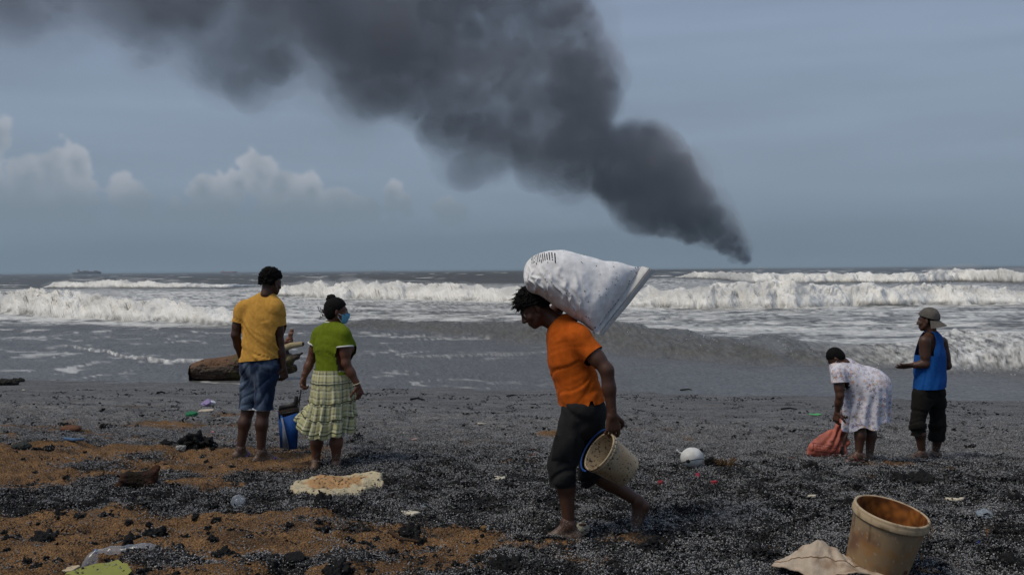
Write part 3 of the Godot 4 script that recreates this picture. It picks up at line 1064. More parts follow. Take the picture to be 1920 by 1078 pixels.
func hand_mesh(wrist: Vector3, dir: Vector3, palm: Vector3, thumb_side: float, curl: Array, thumb_curl: float, k: float, cell: float) -> Dictionary:
	# dir runs from wrist to knuckles, palm is the way the palm faces; curl gives the bend of each finger in radians a joint
	dir = dir.normalized()
	palm = (palm - dir * palm.dot(dir)).normalized()
	var across := dir.cross(palm).normalized() * thumb_side      # towards the thumb
	var b := Blob.new(wrist - Vector3.ONE * 0.17 * k, wrist + Vector3.ONE * 0.17 * k, cell)
	b.bone(wrist - dir * 0.03, wrist + dir * 0.012, 0.026 * k, 0.025 * k, 0.015)
	for i in 4:
		var w := (1.5 - i) / 1.5
		b.bone(wrist + dir * 0.012 + across * w * 0.014 * k, wrist + dir * 0.083 * k + across * w * 0.032 * k, 0.0165 * k, 0.0125 * k, 0.012)
	for i in 4:
		var w := (1.5 - i) / 1.5
		var p := wrist + dir * (0.083 - 0.004 * absf(i - 1.2)) * k + across * w * 0.031 * k
		var t := dir.rotated(palm, -0.07 * w * thumb_side)
		var axis := t.cross(palm).normalized()
		var length: float = [0.076, 0.084, 0.078, 0.060][i] * k
		var r: float = 0.0098 * k if i < 3 else 0.0085 * k
		for j in 3:
			t = t.rotated(axis, curl[i] * (0.8 if j == 0 else 1.1))
			var q: Vector3 = p + t * length * [0.45, 0.32, 0.23][j]
			b.bone(p, q, r * (1.0 - 0.07 * j), r * (0.95 - 0.09 * j), 0.004)
			p = q
	var tp := wrist + dir * 0.022 * k + across * 0.026 * k
	var td := (dir * 0.62 + across * 0.70 + palm * 0.32).normalized()
	var t_axis := td.cross((palm * 0.6 - across).normalized()).normalized()
	for j in 3:
		var q: Vector3 = tp + td * [0.044, 0.034, 0.027][j] * k
		b.bone(tp, q, [0.0155, 0.0120, 0.0108][j] * k, [0.0122, 0.0108, 0.0088][j] * k, 0.008)
		tp = q
		td = td.rotated(t_axis, thumb_curl)
	return b.surface()

func head_parts(C: Vector3, B: Basis, k: float, cell: float) -> Dictionary:
	# B: right, up, forward. C lies midway between the ears
	var b := Blob.new(C - Vector3.ONE * 0.165 * k, C + Vector3.ONE * 0.165 * k, cell)
	var at := func(x: float, y: float, z: float) -> Vector3: return C + B * (Vector3(x, y, z) * k)
	b.lump(at.call(0, 0.032, -0.014), Vector3(0.073, 0.088, 0.093) * k, B, 0.02)
	b.lump(at.call(0, -0.030, 0.028), Vector3(0.059, 0.078, 0.062) * k, B, 0.03)
	b.lump(at.call(0, -0.072, 0.052), Vector3(0.040, 0.030, 0.034) * k, B, 0.025)
	b.lump(at.call(0, -0.094, 0.068), Vector3(0.020, 0.014, 0.014) * k, B, 0.015)
	for s in [-1.0, 1.0]:
		b.bone(at.call(0.012 * s, 0.020, 0.082), at.call(0.042 * s, 0.016, 0.064), 0.012 * k, 0.010 * k, 0.015)
		b.lump(at.call(0.038 * s, -0.028, 0.062), Vector3(0.022, 0.020, 0.018) * k, B, 0.02)
		b.lump(at.call(0.031 * s, -0.002, 0.090), Vector3(0.017, 0.010, 0.014) * k, B, 0.008, true)
		b.lump(at.call(0.031 * s, -0.002, 0.0745), Vector3(0.0135, 0.0125, 0.0125) * k, B, 0.002)
		b.lump(at.call(0.078 * s, -0.008, -0.006), Vector3(0.009, 0.032, 0.019) * k, B * Basis(Vector3.UP, -0.4 * s), 0.006)
		b.bone(at.call(0.055 * s, -0.05, 0.01), at.call(0.026 * s, -0.092, 0.055), 0.018 * k, 0.014 * k, 0.02)
		b.lump(at.call(0.010 * s, -0.036, 0.095), Vector3(0.009, 0.008, 0.010) * k, B, 0.006)
	b.bone(at.call(0, 0.008, 0.086), at.call(0, -0.030, 0.106), 0.009 * k, 0.0125 * k, 0.012)
	b.bone(at.call(-0.018, -0.060, 0.086), at.call(0.018, -0.060, 0.086), 0.0075 * k, 0.0075 * k, 0.006)
	b.bone(at.call(-0.015, -0.071, 0.084), at.call(0.015, -0.071, 0.084), 0.0085 * k, 0.0085 * k, 0.005)
	b.bone(at.call(0, -0.02, -0.02), at.call(0, -0.12, -0.03), 0.055 * k, 0.052 * k, 0.03)
	return b.surface()

func hair_cap(C: Vector3, B: Basis, k: float, thick: float, rough: float, low_back: float, front: float, cell := 0.006) -> Dictionary:
	# a close crop: the skull grown by the hair and cut along the hairline
	var b := Blob.new(C - Vector3.ONE * 0.19 * k, C + Vector3.ONE * 0.19 * k, cell)
	b.lump(C + B * (Vector3(0, 0.034, -0.016) * k), (Vector3(0.074, 0.089, 0.094) + Vector3.ONE * thick) * k, B, 0.02)
	b.lump(C + B * (Vector3(0, -0.02, -0.045) * k), (Vector3(0.060, 0.060, 0.055) + Vector3.ONE * thick) * k, B, 0.03)
	var md := clip(b.surface(), func(p: Vector3) -> float:
		var q := B.transposed() * (p - C) / k
		var line := lerpf(low_back, front, smoothstep(-0.045, 0.075, q.z)) + 0.03 * smoothstep(0.05, 0.0, absf(q.z - 0.0)) * smoothstep(0.03, 0.07, absf(q.x))
		return q.y - line + 0.006 * n2.get_noise_3dv(p * 70.0))
	return push(md, func(p: Vector3) -> float: return rough * (n1.get_noise_3dv(p * 38.0) + 0.7 * n2.get_noise_3dv(p * 95.0)))

func skin_tint(base: Color, J: Dictionary, B: Basis, k: float, dark_hair_face := 0.0) -> Callable:
	var C: Vector3 = J.head
	return func(p: Vector3) -> Color:
		var c := base * (1.0 + 0.16 * n1.get_noise_3dv(p * 6.0) + 0.10 * n2.get_noise_3dv(p * 40.0))
		var q := B.transposed() * (p - C) / k
		if q.length() < 0.17:
			if absf(q.y + 0.065) < 0.012 and absf(q.x) < 0.026 and q.z > 0.07:
				c = c.lerp(Color(base.r * 0.9, base.g * 0.55, base.b * 0.6), 0.8)
			if dark_hair_face > 0.0 and q.y < -0.045 and q.z > 0.0:
				c = c.lerp(Color(0.012, 0.010, 0.009), dark_hair_face * (0.5 + 0.5 * n2.get_noise_3dv(p * 120.0)))
			if absf(q.y - 0.026) < 0.006 and absf(absf(q.x) - 0.030) < 0.020 and q.z > 0.05:
				c = Color(0.01, 0.008, 0.007)
			if absf(q.y + 0.002) < 0.009 and absf(absf(q.x) - 0.031) < 0.012 and q.z > 0.068:
				c = Color(0.35, 0.33, 0.30) if absf(absf(q.x) - 0.031) > 0.005 else Color(0.012, 0.009, 0.008)
		# grey pellets and wet sand cling to the feet
		if p.y < 0.13:
			var low := smoothstep(0.13, 0.02, p.y)
			if n2.get_noise_3dv(p * 130.0) > 0.62 - 0.35 * low: c = c.lerp(Color(0.20, 0.19, 0.18), 0.75)
			c = c.lerp(Color(0.13, 0.085, 0.05), 0.35 * low)
		return c

func torso_d(p: Vector3, J: Dictionary, B: Basis, k: float) -> float:
	# rough distance to chest, waist and hips
	var N: Vector3 = J.neck; var P: Vector3 = J.pelvis
	var d := 9.0
	for e in [[0.30, Vector3(0.158, 0.20, 0.102)], [0.66, Vector3(0.138, 0.19, 0.098)], [1.0, Vector3(0.160, 0.14, 0.112)]]:
		var r: Vector3 = e[1] * k * Vector3(J.get("girth", 1.0), 1.0, J.get("girth", 1.0))
		var q := (B.transposed() * (p - N.lerp(P, e[0]))) / r
		var k0 := q.length()
		d = minf(d, k0 * (k0 - 1.0) / maxf((q / r).length(), 1e-6))
	return d

func tee(J: Dictionary, k: float, extra: float, sleeve: float, hem: Array, neck_r: float, wrinkle: Callable, arms := true, flare := 0.0) -> Dictionary:
	# hem: point, upward normal
	var B := torso_axes(J)
	var lo: Vector3 = J.pelvis; var hi: Vector3 = J.pelvis
	for key in ["neck", "sl", "sr", "el", "er", "hl", "hr"]:
		lo = lo.min(J[key]); hi = hi.max(J[key])
	var b := Blob.new(lo - Vector3.ONE * 0.2, hi + Vector3.ONE * 0.17, 0.012)
	torso_into(b, J, k, extra, 0.08)
	# the shirt hangs from chest to hip
	b.bone(Vector3(J.neck).lerp(J.pelvis, 0.4) - B.x * 0.055, J.pelvis - B.x * 0.06 - B.y * 0.10, 0.095 * k + extra * 0.6, 0.10 * k + extra * 0.6 + flare, 0.07)
	b.bone(Vector3(J.neck).lerp(J.pelvis, 0.4) + B.x * 0.055, J.pelvis + B.x * 0.06 - B.y * 0.10, 0.095 * k + extra * 0.6, 0.10 * k + extra * 0.6 + flare, 0.07)
	if J.has("bust"):
		for q in J.bust: b.lump(q, Vector3.ONE * (0.078 * k + extra), Basis.IDENTITY, 0.06)
	if arms:
		for s in ["l", "r"]:
			var S: Vector3 = J["s" + s]; var E: Vector3 = J["e" + s]
			b.bone(S - (S - Vector3(J.neck)) * 0.15, S.lerp(E, sleeve + 0.18), 0.055 * k + extra * 0.4, 0.062 * k + extra * 0.4, 0.06)
	var N: Vector3 = J.neck
	var H: Vector3 = (Vector3(J.head) - N).normalized()
	var md := clip(b.surface(), func(p: Vector3) -> float:
		var v: float = (p - hem[0]).dot(hem[1]) + 0.005 * n2.get_noise_3dv(p * 5.0)
		v = minf(v, maxf(-(p - N - B.z * 0.02).dot((B.y + B.z * 0.35).normalized()) + 0.030, (p - N - H * (p - N).dot(H)).length() - neck_r))
		if arms:
			for s in ["l", "r"]:
				var S: Vector3 = J["s" + s]; var E: Vector3 = J["e" + s]
				var t := seg_t(p, S, E)
				if t > sleeve - 0.2 and seg_d(p, S, E) - 0.060 * k < torso_d(p, J, B, k) - extra * 1.4:
					v = minf(v, (sleeve - t) * (E - S).length())
		return v)
	return push(md, wrinkle)

func legs_cloth(J: Dictionary, k: float, extra: float, to: float, cut: Array, wrinkle: Callable) -> Dictionary:
	# trousers or shorts down to a share of the way from hip to ankle; cut: a plane (point, upward normal) for each leg
	var B := torso_axes(J)
	var lo: Vector3 = J.pelvis; var hi: Vector3 = J.pelvis
	for key in ["hl", "hr", "kl", "kr", "al", "ar"]:
		lo = lo.min(J[key]); hi = hi.max(J[key])
	var b := Blob.new(lo - Vector3.ONE * 0.15, hi + Vector3.ONE * 0.22, 0.012)
	b.lump(J.pelvis, Vector3(0.162, 0.145, 0.115) * k * J.get("girth", 1.0) + Vector3.ONE * extra * 0.7, B, 0.05)
	for s in ["l", "r"]:
		b.bone(J["h" + s], J["k" + s], 0.092 * k + extra * 0.6, 0.064 * k + extra, 0.05)
		b.bone(J["k" + s], Vector3(J["k" + s]).lerp(J["a" + s], to), 0.064 * k + extra, 0.060 * k + extra, 0.03)
	var md := clip(b.surface(), func(p: Vector3) -> float:
		var dl := minf(seg_d(p, J.hl, J.kl), seg_d(p, J.kl, J.al))
		var dr := minf(seg_d(p, J.hr, J.kr), seg_d(p, J.kr, J.ar))
		var c: Array = cut[0] if dl < dr else cut[1]
		return (p - c[0]).dot(c[1]) + 0.004 * n2.get_noise_3dv(p * 5.0))
	return push(md, wrinkle)

func folds(amp: float, along: float, across: float, seedy: float, slant := 0.0, top := 99.0, low := 0.0) -> Callable:
	# long soft creases: slow along the slanted direction, quick across it
	var e := Vector3(cos(slant), sin(slant), 0.0)
	var f := Vector3(-sin(slant), cos(slant), 0.0)
	return func(p: Vector3) -> float:
		var a := p.dot(e); var b := p.dot(f)
		var w := 0.35 * n2.get_noise_3d(a * 2.0 + seedy, b * 2.0, p.z * 2.0)
		var r := n2.get_noise_3d(a * along + seedy, b * across + w * across * 0.3, p.z * along)
		var r2 := n2.get_noise_3d(a * along * 1.7 + 9.0, b * across * 2.2 + w + seedy, p.z * along * 1.7)
		var much := 1.0 if top > 50.0 else lerpf(0.25, 1.0, smoothstep(top, low, p.y))
		return amp * much * (0.8 * r + 0.35 * r2 - 0.7 * smoothstep(0.20, 0.0, absf(r)) + 0.2)

func cloth(c: Color, rough := 0.9, bump := 0.12) -> StandardMaterial3D:
	var m := mat(c, rough, 0.2)
	m.albedo_texture = M.stain
	bumpy(m, M.weave, bump, 7.0)
	m.rim_enabled = true; m.rim = 0.12; m.rim_tint = 0.6
	return m

func skin_mat() -> StandardMaterial3D:
	if not M.has("skin"):
		var m := mat(Color.WHITE, 0.5, 0.42)
		m.vertex_color_use_as_albedo = true
		bumpy(m, M.weave, 0.05, 12.0)
		M.skin = m
	return M.skin

func hair_mat() -> StandardMaterial3D:
	if not M.has("hair"):
		M.hair = mat(lin(0.0045, 0.004, 0.004), 0.7, 0.25)
		bumpy(M.hair, M.weave, 0.4, 10.0)
	return M.hair

func sandal(T: Vector3, A: Vector3, k: float, parent: Node, sole: Color, strap: Color) -> void:
	var dir := T - A; dir.y = 0.0; dir = dir.normalized()
	var heel := A - dir * 0.065 * k
	var len := (T - heel); len.y = 0.0
	var L := len.length() + 0.025
	var across := dir.cross(Vector3.UP)
	var y0 := T.y - 0.030
	var v := PackedVector3Array()
	var n := 28
	for ring in [[0.0, 0.0], [0.0, 1.0], [0.016, 1.0], [0.016, 0.0]]:
		for i in n:
			var t := TAU * i / n
			var along := (0.5 - 0.5 * cos(t)) * L
			var w := (0.032 + 0.014 * smoothstep(0.3, 0.8, along / L)) * pow(absf(sin(t)), 0.6) * signf(sin(t)) * k
			var p: Vector3 = heel + dir * (along if ring[1] > 0.0 else lerpf(along, L * 0.5, 0.97)) + across * w * ring[1]
			p.y = y0 + ring[0]
			v.append(p)
	var s := put("sandal", grid_mesh(v, PackedColorArray(), 4, n, PackedVector2Array(), true), mat(sole, 0.75), parent)
	var toe := heel + dir * L * 0.80; toe.y = y0 + 0.03
	for side in [-1.0, 1.0]:
		var mid: Vector3 = heel + dir * L * 0.62 + across * side * 0.035 * k; mid.y = y0 + 0.055
		var end: Vector3 = heel + dir * L * 0.42 + across * side * 0.046 * k; end.y = y0 + 0.012
		put("strap", tube([toe, mid, end], [0.007, 0.008, 0.007], 6), mat(strap, 0.5), s)

func lay(name_: String, md: Dictionary, m: Material, parent: Node, tint = null) -> MeshInstance3D:
	return put(name_, made(md, tint), m, parent)

func make_people() -> void:
	man_in_yellow()
	woman_in_green()
	man_with_sack()
	woman_bending()
	man_in_blue()

func man_in_yellow() -> void:
	var root := on_ground(482, 862)
	var d := pix(root).z
	var t := thing("person", "person seen from behind in a yellow t-shirt and faded denim shorts, arms hanging", "person", root)
	var J := joints(root, d, {"neck": [499, 556, 0.0], "head": [508, 529, 0.0], "pelvis": [487, 686, 0.0], "sl": [452, 582, 0.08], "sr": [517, 580, -0.08], "el": [441, 628, 0.07], "wl": [452, 672, 0.20],
		"er": [523, 640, -0.04], "wr": [531, 690, -0.03], "hl": [472, 692, 0.05], "hr": [499, 692, -0.05], "kl": [464, 770, 0.05], "al": [450, 842, 0.02], "tl": [473, 853, 0.10], "kr": [493, 770, -0.06], "ar": [489, 848, -0.07], "tr": [531, 861, 0.02]})
	var k := 1.0
	var B := frame(Vector3(0.62, -0.22, -0.75), Vector3(0.1, 1, -0.1))
	var md := body_mesh(J, k)
	join(md, head_parts(J.head, B, k, 0.006))
	join(md, hand_mesh(J.wr, Vector3(0.03, -1, -0.05), Vector3(-0.7, 0, -0.7), -1.0, [0.75, 0.8, 0.85, 0.9], 0.45, k, 0.005))
	join(md, hand_mesh(J.wl, Vector3(0.2, -0.8, -0.6), Vector3(0.8, 0, 0.5), 1.0, [0.3, 0.3, 0.35, 0.4], 0.2, k, 0.006))
	lay("body", md, skin_mat(), t, skin_tint(Color(0.060, 0.028, 0.018), J, B, k, 0.3))
	lay("hair", hair_cap(J.head, B, k, 0.014, 0.016, -0.040, 0.055), hair_mat(), t)
	var hem := W(487, 674, d) - root
	J.girth = 1.07
	var shirt := tee(J, k, 0.024, 0.50, [hem, (Vector3(-0.10, 1, 0)).normalized()], 0.066, folds(0.020, 1.5, 9.0, 2.0, -0.70, J.neck.y - 0.1, J.pelvis.y + 0.15), true, 0.016)
	lay("t_shirt", shirt, cloth(lin(0.56, 0.30, 0.062)), t)
	var hp := func(px: float, py: float) -> Array: return [W(px, py, d) - root, Vector3(0.06, 1, 0).normalized()]
	var shorts := legs_cloth(J, k, 0.018, 0.3, [hp.call(465, 768), hp.call(493, 766)], folds(0.012, 2.0, 6.0, 8.0, 0.6))
	var dm := cloth(Color.WHITE, 0.9, 0.16)
	dm.vertex_color_use_as_albedo = true
	var fade := func(p: Vector3) -> Color:
		var c := Color(0.016, 0.028, 0.062)
		var worn := smoothstep(0.05, 0.5, n1.get_noise_3d(p.x * 6.0 + 3.0, p.y * 2.6, p.z * 4.0) + 0.10)
		return c.lerp(Color(0.13, 0.18, 0.26), worn * 0.7) * (1.0 + 0.2 * n2.get_noise_3dv(p * 60.0))
	lay("denim_shorts", shorts, dm, t, fade)
	for c in [[J.kl, J.al, hp.call(465, 768)], [J.kr, J.ar, hp.call(493, 766)]]:
		var ring := []
		var rad := []
		for i in 25:
			var th := TAU * i / 24.0
			ring.append(Vector3(c[2][0].x, c[2][0].y + 0.002, Vector3(c[0]).z) + Vector3(cos(th) * 0.079, cos(th) * -0.005, sin(th) * 0.079))
			rad.append(0.006)
		put("hem", tube(ring, rad, 6, false), cloth(lin(0.5, 0.55, 0.6)), t)
	sandal(J.tl, J.al, k, t, lin(0.05, 0.03, 0.05), lin(0.13, 0.06, 0.22))
	sandal(J.tr, J.ar, k, t, lin(0.07, 0.03, 0.05), lin(0.14, 0.06, 0.26))

func woman_in_green() -> void:
	var root := on_ground(610, 878)
	var d := pix(root).z
	var t := thing("person", "person in a green t-shirt, checked tiered skirt and blue face mask, hair in a bun", "person", root)
	var J := joints(root, d, {"neck": [622, 612, 0.0], "head": [631, 584, -0.01], "pelvis": [624, 712, 0.0], "sl": [598, 628, 0.12], "sr": [644, 628, -0.12], "el": [584, 672, 0.14], "wl": [569, 708, 0.10],
		"er": [648, 681, -0.14], "wr": [670, 722, -0.13], "hl": [613, 722, 0.05], "hr": [636, 722, -0.05], "kl": [597, 812, 0.06], "al": [592, 866, 0.06], "tl": [603, 872, 0.22], "kr": [633, 812, -0.06], "ar": [630, 868, -0.05], "tr": [640, 876, 0.12]})
	J.girth = 1.06
	var k := 0.94
	J.bust = [W(649, 652, d - 0.06) - root, W(641, 650, d + 0.12) - root]
	var B := frame(Vector3(0.96, -0.06, -0.27), Vector3(0.02, 1, 0))
	var md := body_mesh(J, k)
	join(md, head_parts(J.head, B, k, 0.0055))
	join(md, hand_mesh(J.wl, Vector3(-0.1, -1, 0), Vector3(0.8, 0, 0.4), 1.0, [0.9, 0.95, 1.0, 1.0], 0.6, k * 0.95, 0.005))
	join(md, hand_mesh(J.wr, Vector3(0.25, -1, -0.1), Vector3(-0.7, 0, -0.6), -1.0, [0.45, 0.5, 0.5, 0.55], 0.3, k * 0.95, 0.005))
	lay("body", md, skin_mat(), t, skin_tint(Color(0.105, 0.044, 0.025), J, B, k))
	var hair := hair_cap(J.head, B, k, 0.010, 0.003, -0.075, 0.060)
	var bun := Blob.new(Vector3(-0.07, -0.07, -0.07), Vector3(0.07, 0.07, 0.07), 0.006)
	bun.lump(Vector3.ZERO, Vector3(0.044, 0.040, 0.042), Basis.IDENTITY, 0.02)
	bun.lump(Vector3(0.012, -0.03, 0), Vector3(0.03, 0.03, 0.03), Basis.IDENTITY, 0.02)
	var bm := push(bun.surface(), func(p: Vector3) -> float: return 0.004 * n1.get_noise_3dv(p * 40.0) + 0.003 * sin(p.y * 160.0 + p.x * 90.0))
	var bc := W(620.5, 560, d) - root
	for i in bm.v.size(): bm.v[i] += bc
	join(hair, bm)
	var hn := lay("hair", hair, hair_mat(), t)
	rng.seed = 41
	for i in 9:
		var p0 := W(614.0 + rng.randf() * 4.0, 575.0 + rng.randf() * 18.0, d + rng.randf_range(-0.04, 0.04)) - root
		var p1 := p0 + Vector3(-0.05 - rng.randf() * 0.03, rng.randf_range(-0.03, 0.02), 0.01)
		var p2 := p1 + Vector3(rng.randf_range(-0.02, 0.02), rng.randf_range(-0.06, 0.05), 0.0)
		var p3 := p2 + Vector3(rng.randf_range(0.0, 0.05), rng.randf_range(-0.05, 0.01), 0.0)
		put("loose_strand", tube([p0, p1, p2, p3], [0.003, 0.0035, 0.0025, 0.001], 5), hair_mat(), hn)
	# t-shirt with white piping
	var gm := cloth(lin(0.130, 0.175, 0.011))
	var hem := W(622, 699, d) - root
	var shirt := tee(J, k, 0.014, 0.42, [hem, Vector3(0.03, 1, 0).normalized()], 0.066, folds(0.011, 1.4, 9.0, 12.0, -0.6, J.neck.y - 0.1, J.pelvis.y + 0.15))
	lay("t_shirt", shirt, gm, t)
	var white := cloth(lin(0.72, 0.72, 0.70))
	for s in ["l", "r"]:
		var S: Vector3 = J["s" + s]; var E: Vector3 = J["e" + s]
		var c := S.lerp(E, 0.42)
		var ax := (E - S).normalized()
		var side := ax.cross(Vector3.FORWARD).normalized()
		var ring := []; var rad := []
		for i in 21:
			var th := TAU * i / 20.0
			ring.append(c + side * cos(th) * 0.071 + ax.cross(side) * sin(th) * 0.071)
			rad.append(0.0075)
		put("sleeve_trim", tube(ring, rad, 6, false), white, t)
	var nb := torso_axes(J)
	var nr := []; var nrad := []
	for i in 25:
		var th := TAU * i / 24.0
		nr.append(Vector3(J.neck) + nb.x * cos(th) * 0.070 + nb.z * (sin(th) * 0.070 + 0.012) + nb.y * (0.010 - 0.028 * sin(th)))
		nrad.append(0.006)
	put("collar_trim", tube(nr, nrad, 6, false), white, t)
	# skirt: four gathered tiers, blown to the left
	var rows := 46; var cols := 144
	var v := PackedVector3Array(); var uv := PackedVector2Array()
	for r in rows:
		var f := float(r) / (rows - 1)
		var y := interp([[0.0, 692], [1.0, 813]], f, 1)
		y = 692.0 + 121.0 * f
		var cx := interp([[0.0, 623], [0.4, 624], [0.75, 621], [1.0, 617]], f, 1)
		var hw: float = interp([[0.0, 34], [0.2, 38], [0.5, 40], [0.8, 42], [1.0, 43]], f, 1) / 209.0
		var c := W(cx, y, d) - root
		var amp := 0.002 + 0.024 * smoothstep(0.1, 1.0, f)
		for q in cols:
			var th := TAU * q / cols
			var tier := floorf(f * 3.999)
			var w := amp * (sin(th * 11.0 + 0.8 * tier + 1.2 * sin(th * 3.0)) + 0.5 * sin(th * 23.0 + tier * 2.0)) * (0.7 + 0.5 * fposmod(f * 4.0, 1.0))
			var rr := hw + w
			var x := cos(th) * rr
			var z := sin(th) * (rr * 1.06)
			var lift := 0.0
			var blow := smoothstep(0.45, 1.0, f) * smoothstep(0.55, 1.0, -cos(th - 0.25))
			x -= 0.085 * blow
			lift = 0.085 * blow + 0.020 * sin(th * 2.0 + 1.0) * f + 0.010 * sin(th * 11.0) * f
			v.append(c + Vector3(x, lift, z))
			uv.append(Vector2(float(q) / cols * 8.0, f * 4.2))
	var skirt_mesh := grid_mesh(v, PackedColorArray(), rows, cols, uv, true)
	var sm := mat(Color.WHITE, 0.9, 0.2)
	sm.albedo_texture = plaid()
	var sk := put("skirt", skirt_mesh, sm, t)
	for r in [9, 22, 33, 42]:
		var ring := []; var rad := []
		for q in cols + 1:
			var p := v[r * cols + q % cols]
			ring.append(p + (p - Vector3(J.pelvis)) * Vector3(1, 0, 1) * 0.012)
			rad.append(0.0032)
		put("tier_seam", tube(ring, rad, 5, false), mat(lin(0.03, 0.035, 0.03), 0.9), sk)
	# a white hem of the shorts under the skirt
	var under := legs_cloth(J, k * 0.78, 0.006, 0.2, [[W(597, 802, d) - root, Vector3.UP], [W(633, 820, d) - root, Vector3.UP]], folds(0.003, 4.0, 5.0, 3.0))
	lay("under_shorts", under, cloth(lin(0.5, 0.52, 0.55)), t)
	mask(J.head, B, k, t, lin(0.16, 0.42, 0.60))
	put("bracelet", ring_tube(J.wr + Vector3(-0.006, 0.012, 0), Vector3(0.35, -1, -0.1), 0.031, 0.004), mat(lin(0.5, 0.42, 0.30), 0.35, 0.5), t)

func ring_tube(c: Vector3, axis: Vector3, r: float, thick: float) -> ArrayMesh:
	axis = axis.normalized()
	var a := axis.cross(Vector3(0.3, 0.2, 0.9)).normalized()
	var b := axis.cross(a)
	var pts := []; var rad := []
	for i in 25:
		var th := TAU * i / 24.0
		pts.append(c + a * cos(th) * r + b * sin(th) * r)
		rad.append(thick)
	return tube(pts, rad, 6, false)

func plaid() -> ImageTexture:
	var im := Image.create(128, 128, false, Image.FORMAT_RGB8)
	for y in 128:
		for x in 128:
			var c := Color(0.42, 0.41, 0.22)
			var hit := 0.0
			for line in [[x, 20, 9], [x, 52, 3], [x, 84, 9], [x, 116, 3], [y, 24, 8], [y, 56, 3], [y, 88, 8], [y, 120, 3]]:
				if absi(line[0] - line[1]) <= line[2] / 2: hit += 1.0 if line[2] > 4 else 0.55
			c = c.lerp(Color(0.055, 0.065, 0.10), clampf(hit * 0.52, 0.0, 0.92))
			if absi(x - 36) < 3 or absi(y - 40) < 3 or absi(x - 100) < 3 or absi(y - 104) < 3: c = c.lerp(Color(0.72, 0.72, 0.62), 0.5)
			im.set_pixel(x, y, c.linear_to_srgb())
	return ImageTexture.create_from_image(im)

func mask(C: Vector3, B: Basis, k: float, parent: Node, c: Color) -> void:
	var b := Blob.new(C - Vector3.ONE * 0.16, C + Vector3.ONE * 0.16, 0.005)
	var at := func(x: float, y: float, z: float) -> Vector3: return C + B * (Vector3(x, y, z) * k)
	b.lump(at.call(0, -0.038, 0.040), Vector3(0.066, 0.076, 0.066) * k, B, 0.03)
	b.lump(at.call(0, -0.030, 0.088), Vector3(0.026, 0.03, 0.030) * k, B, 0.04)
	b.lump(at.call(0, -0.085, 0.060), Vector3(0.042, 0.032, 0.036) * k, B, 0.03)
	var md := clip(b.surface(), func(p: Vector3) -> float:
		var q := B.transposed() * (p - C) / k
		return minf(minf(q.z - 0.040, -0.012 - q.y - 0.25 * maxf(0.0, 0.08 - q.z)), q.y + 0.108))
	md = push(md, func(p: Vector3) -> float: return 0.0025 * sin((B.transposed() * (p - C)).y * 330.0))
	var m := lay("face_mask", md, cloth(c, 0.8, 0.05), parent)
	for s in [-1.0, 1.0]:
		for e in [-0.03, -0.09]:
			put("ear_loop", tube([at.call(0.060 * s, e, 0.042), at.call(0.076 * s, e * 0.6, 0.010), at.call(0.080 * s, -0.005, -0.012)], [0.0028, 0.0028, 0.0028], 5), mat(lin(0.7, 0.72, 0.75), 0.8), m)

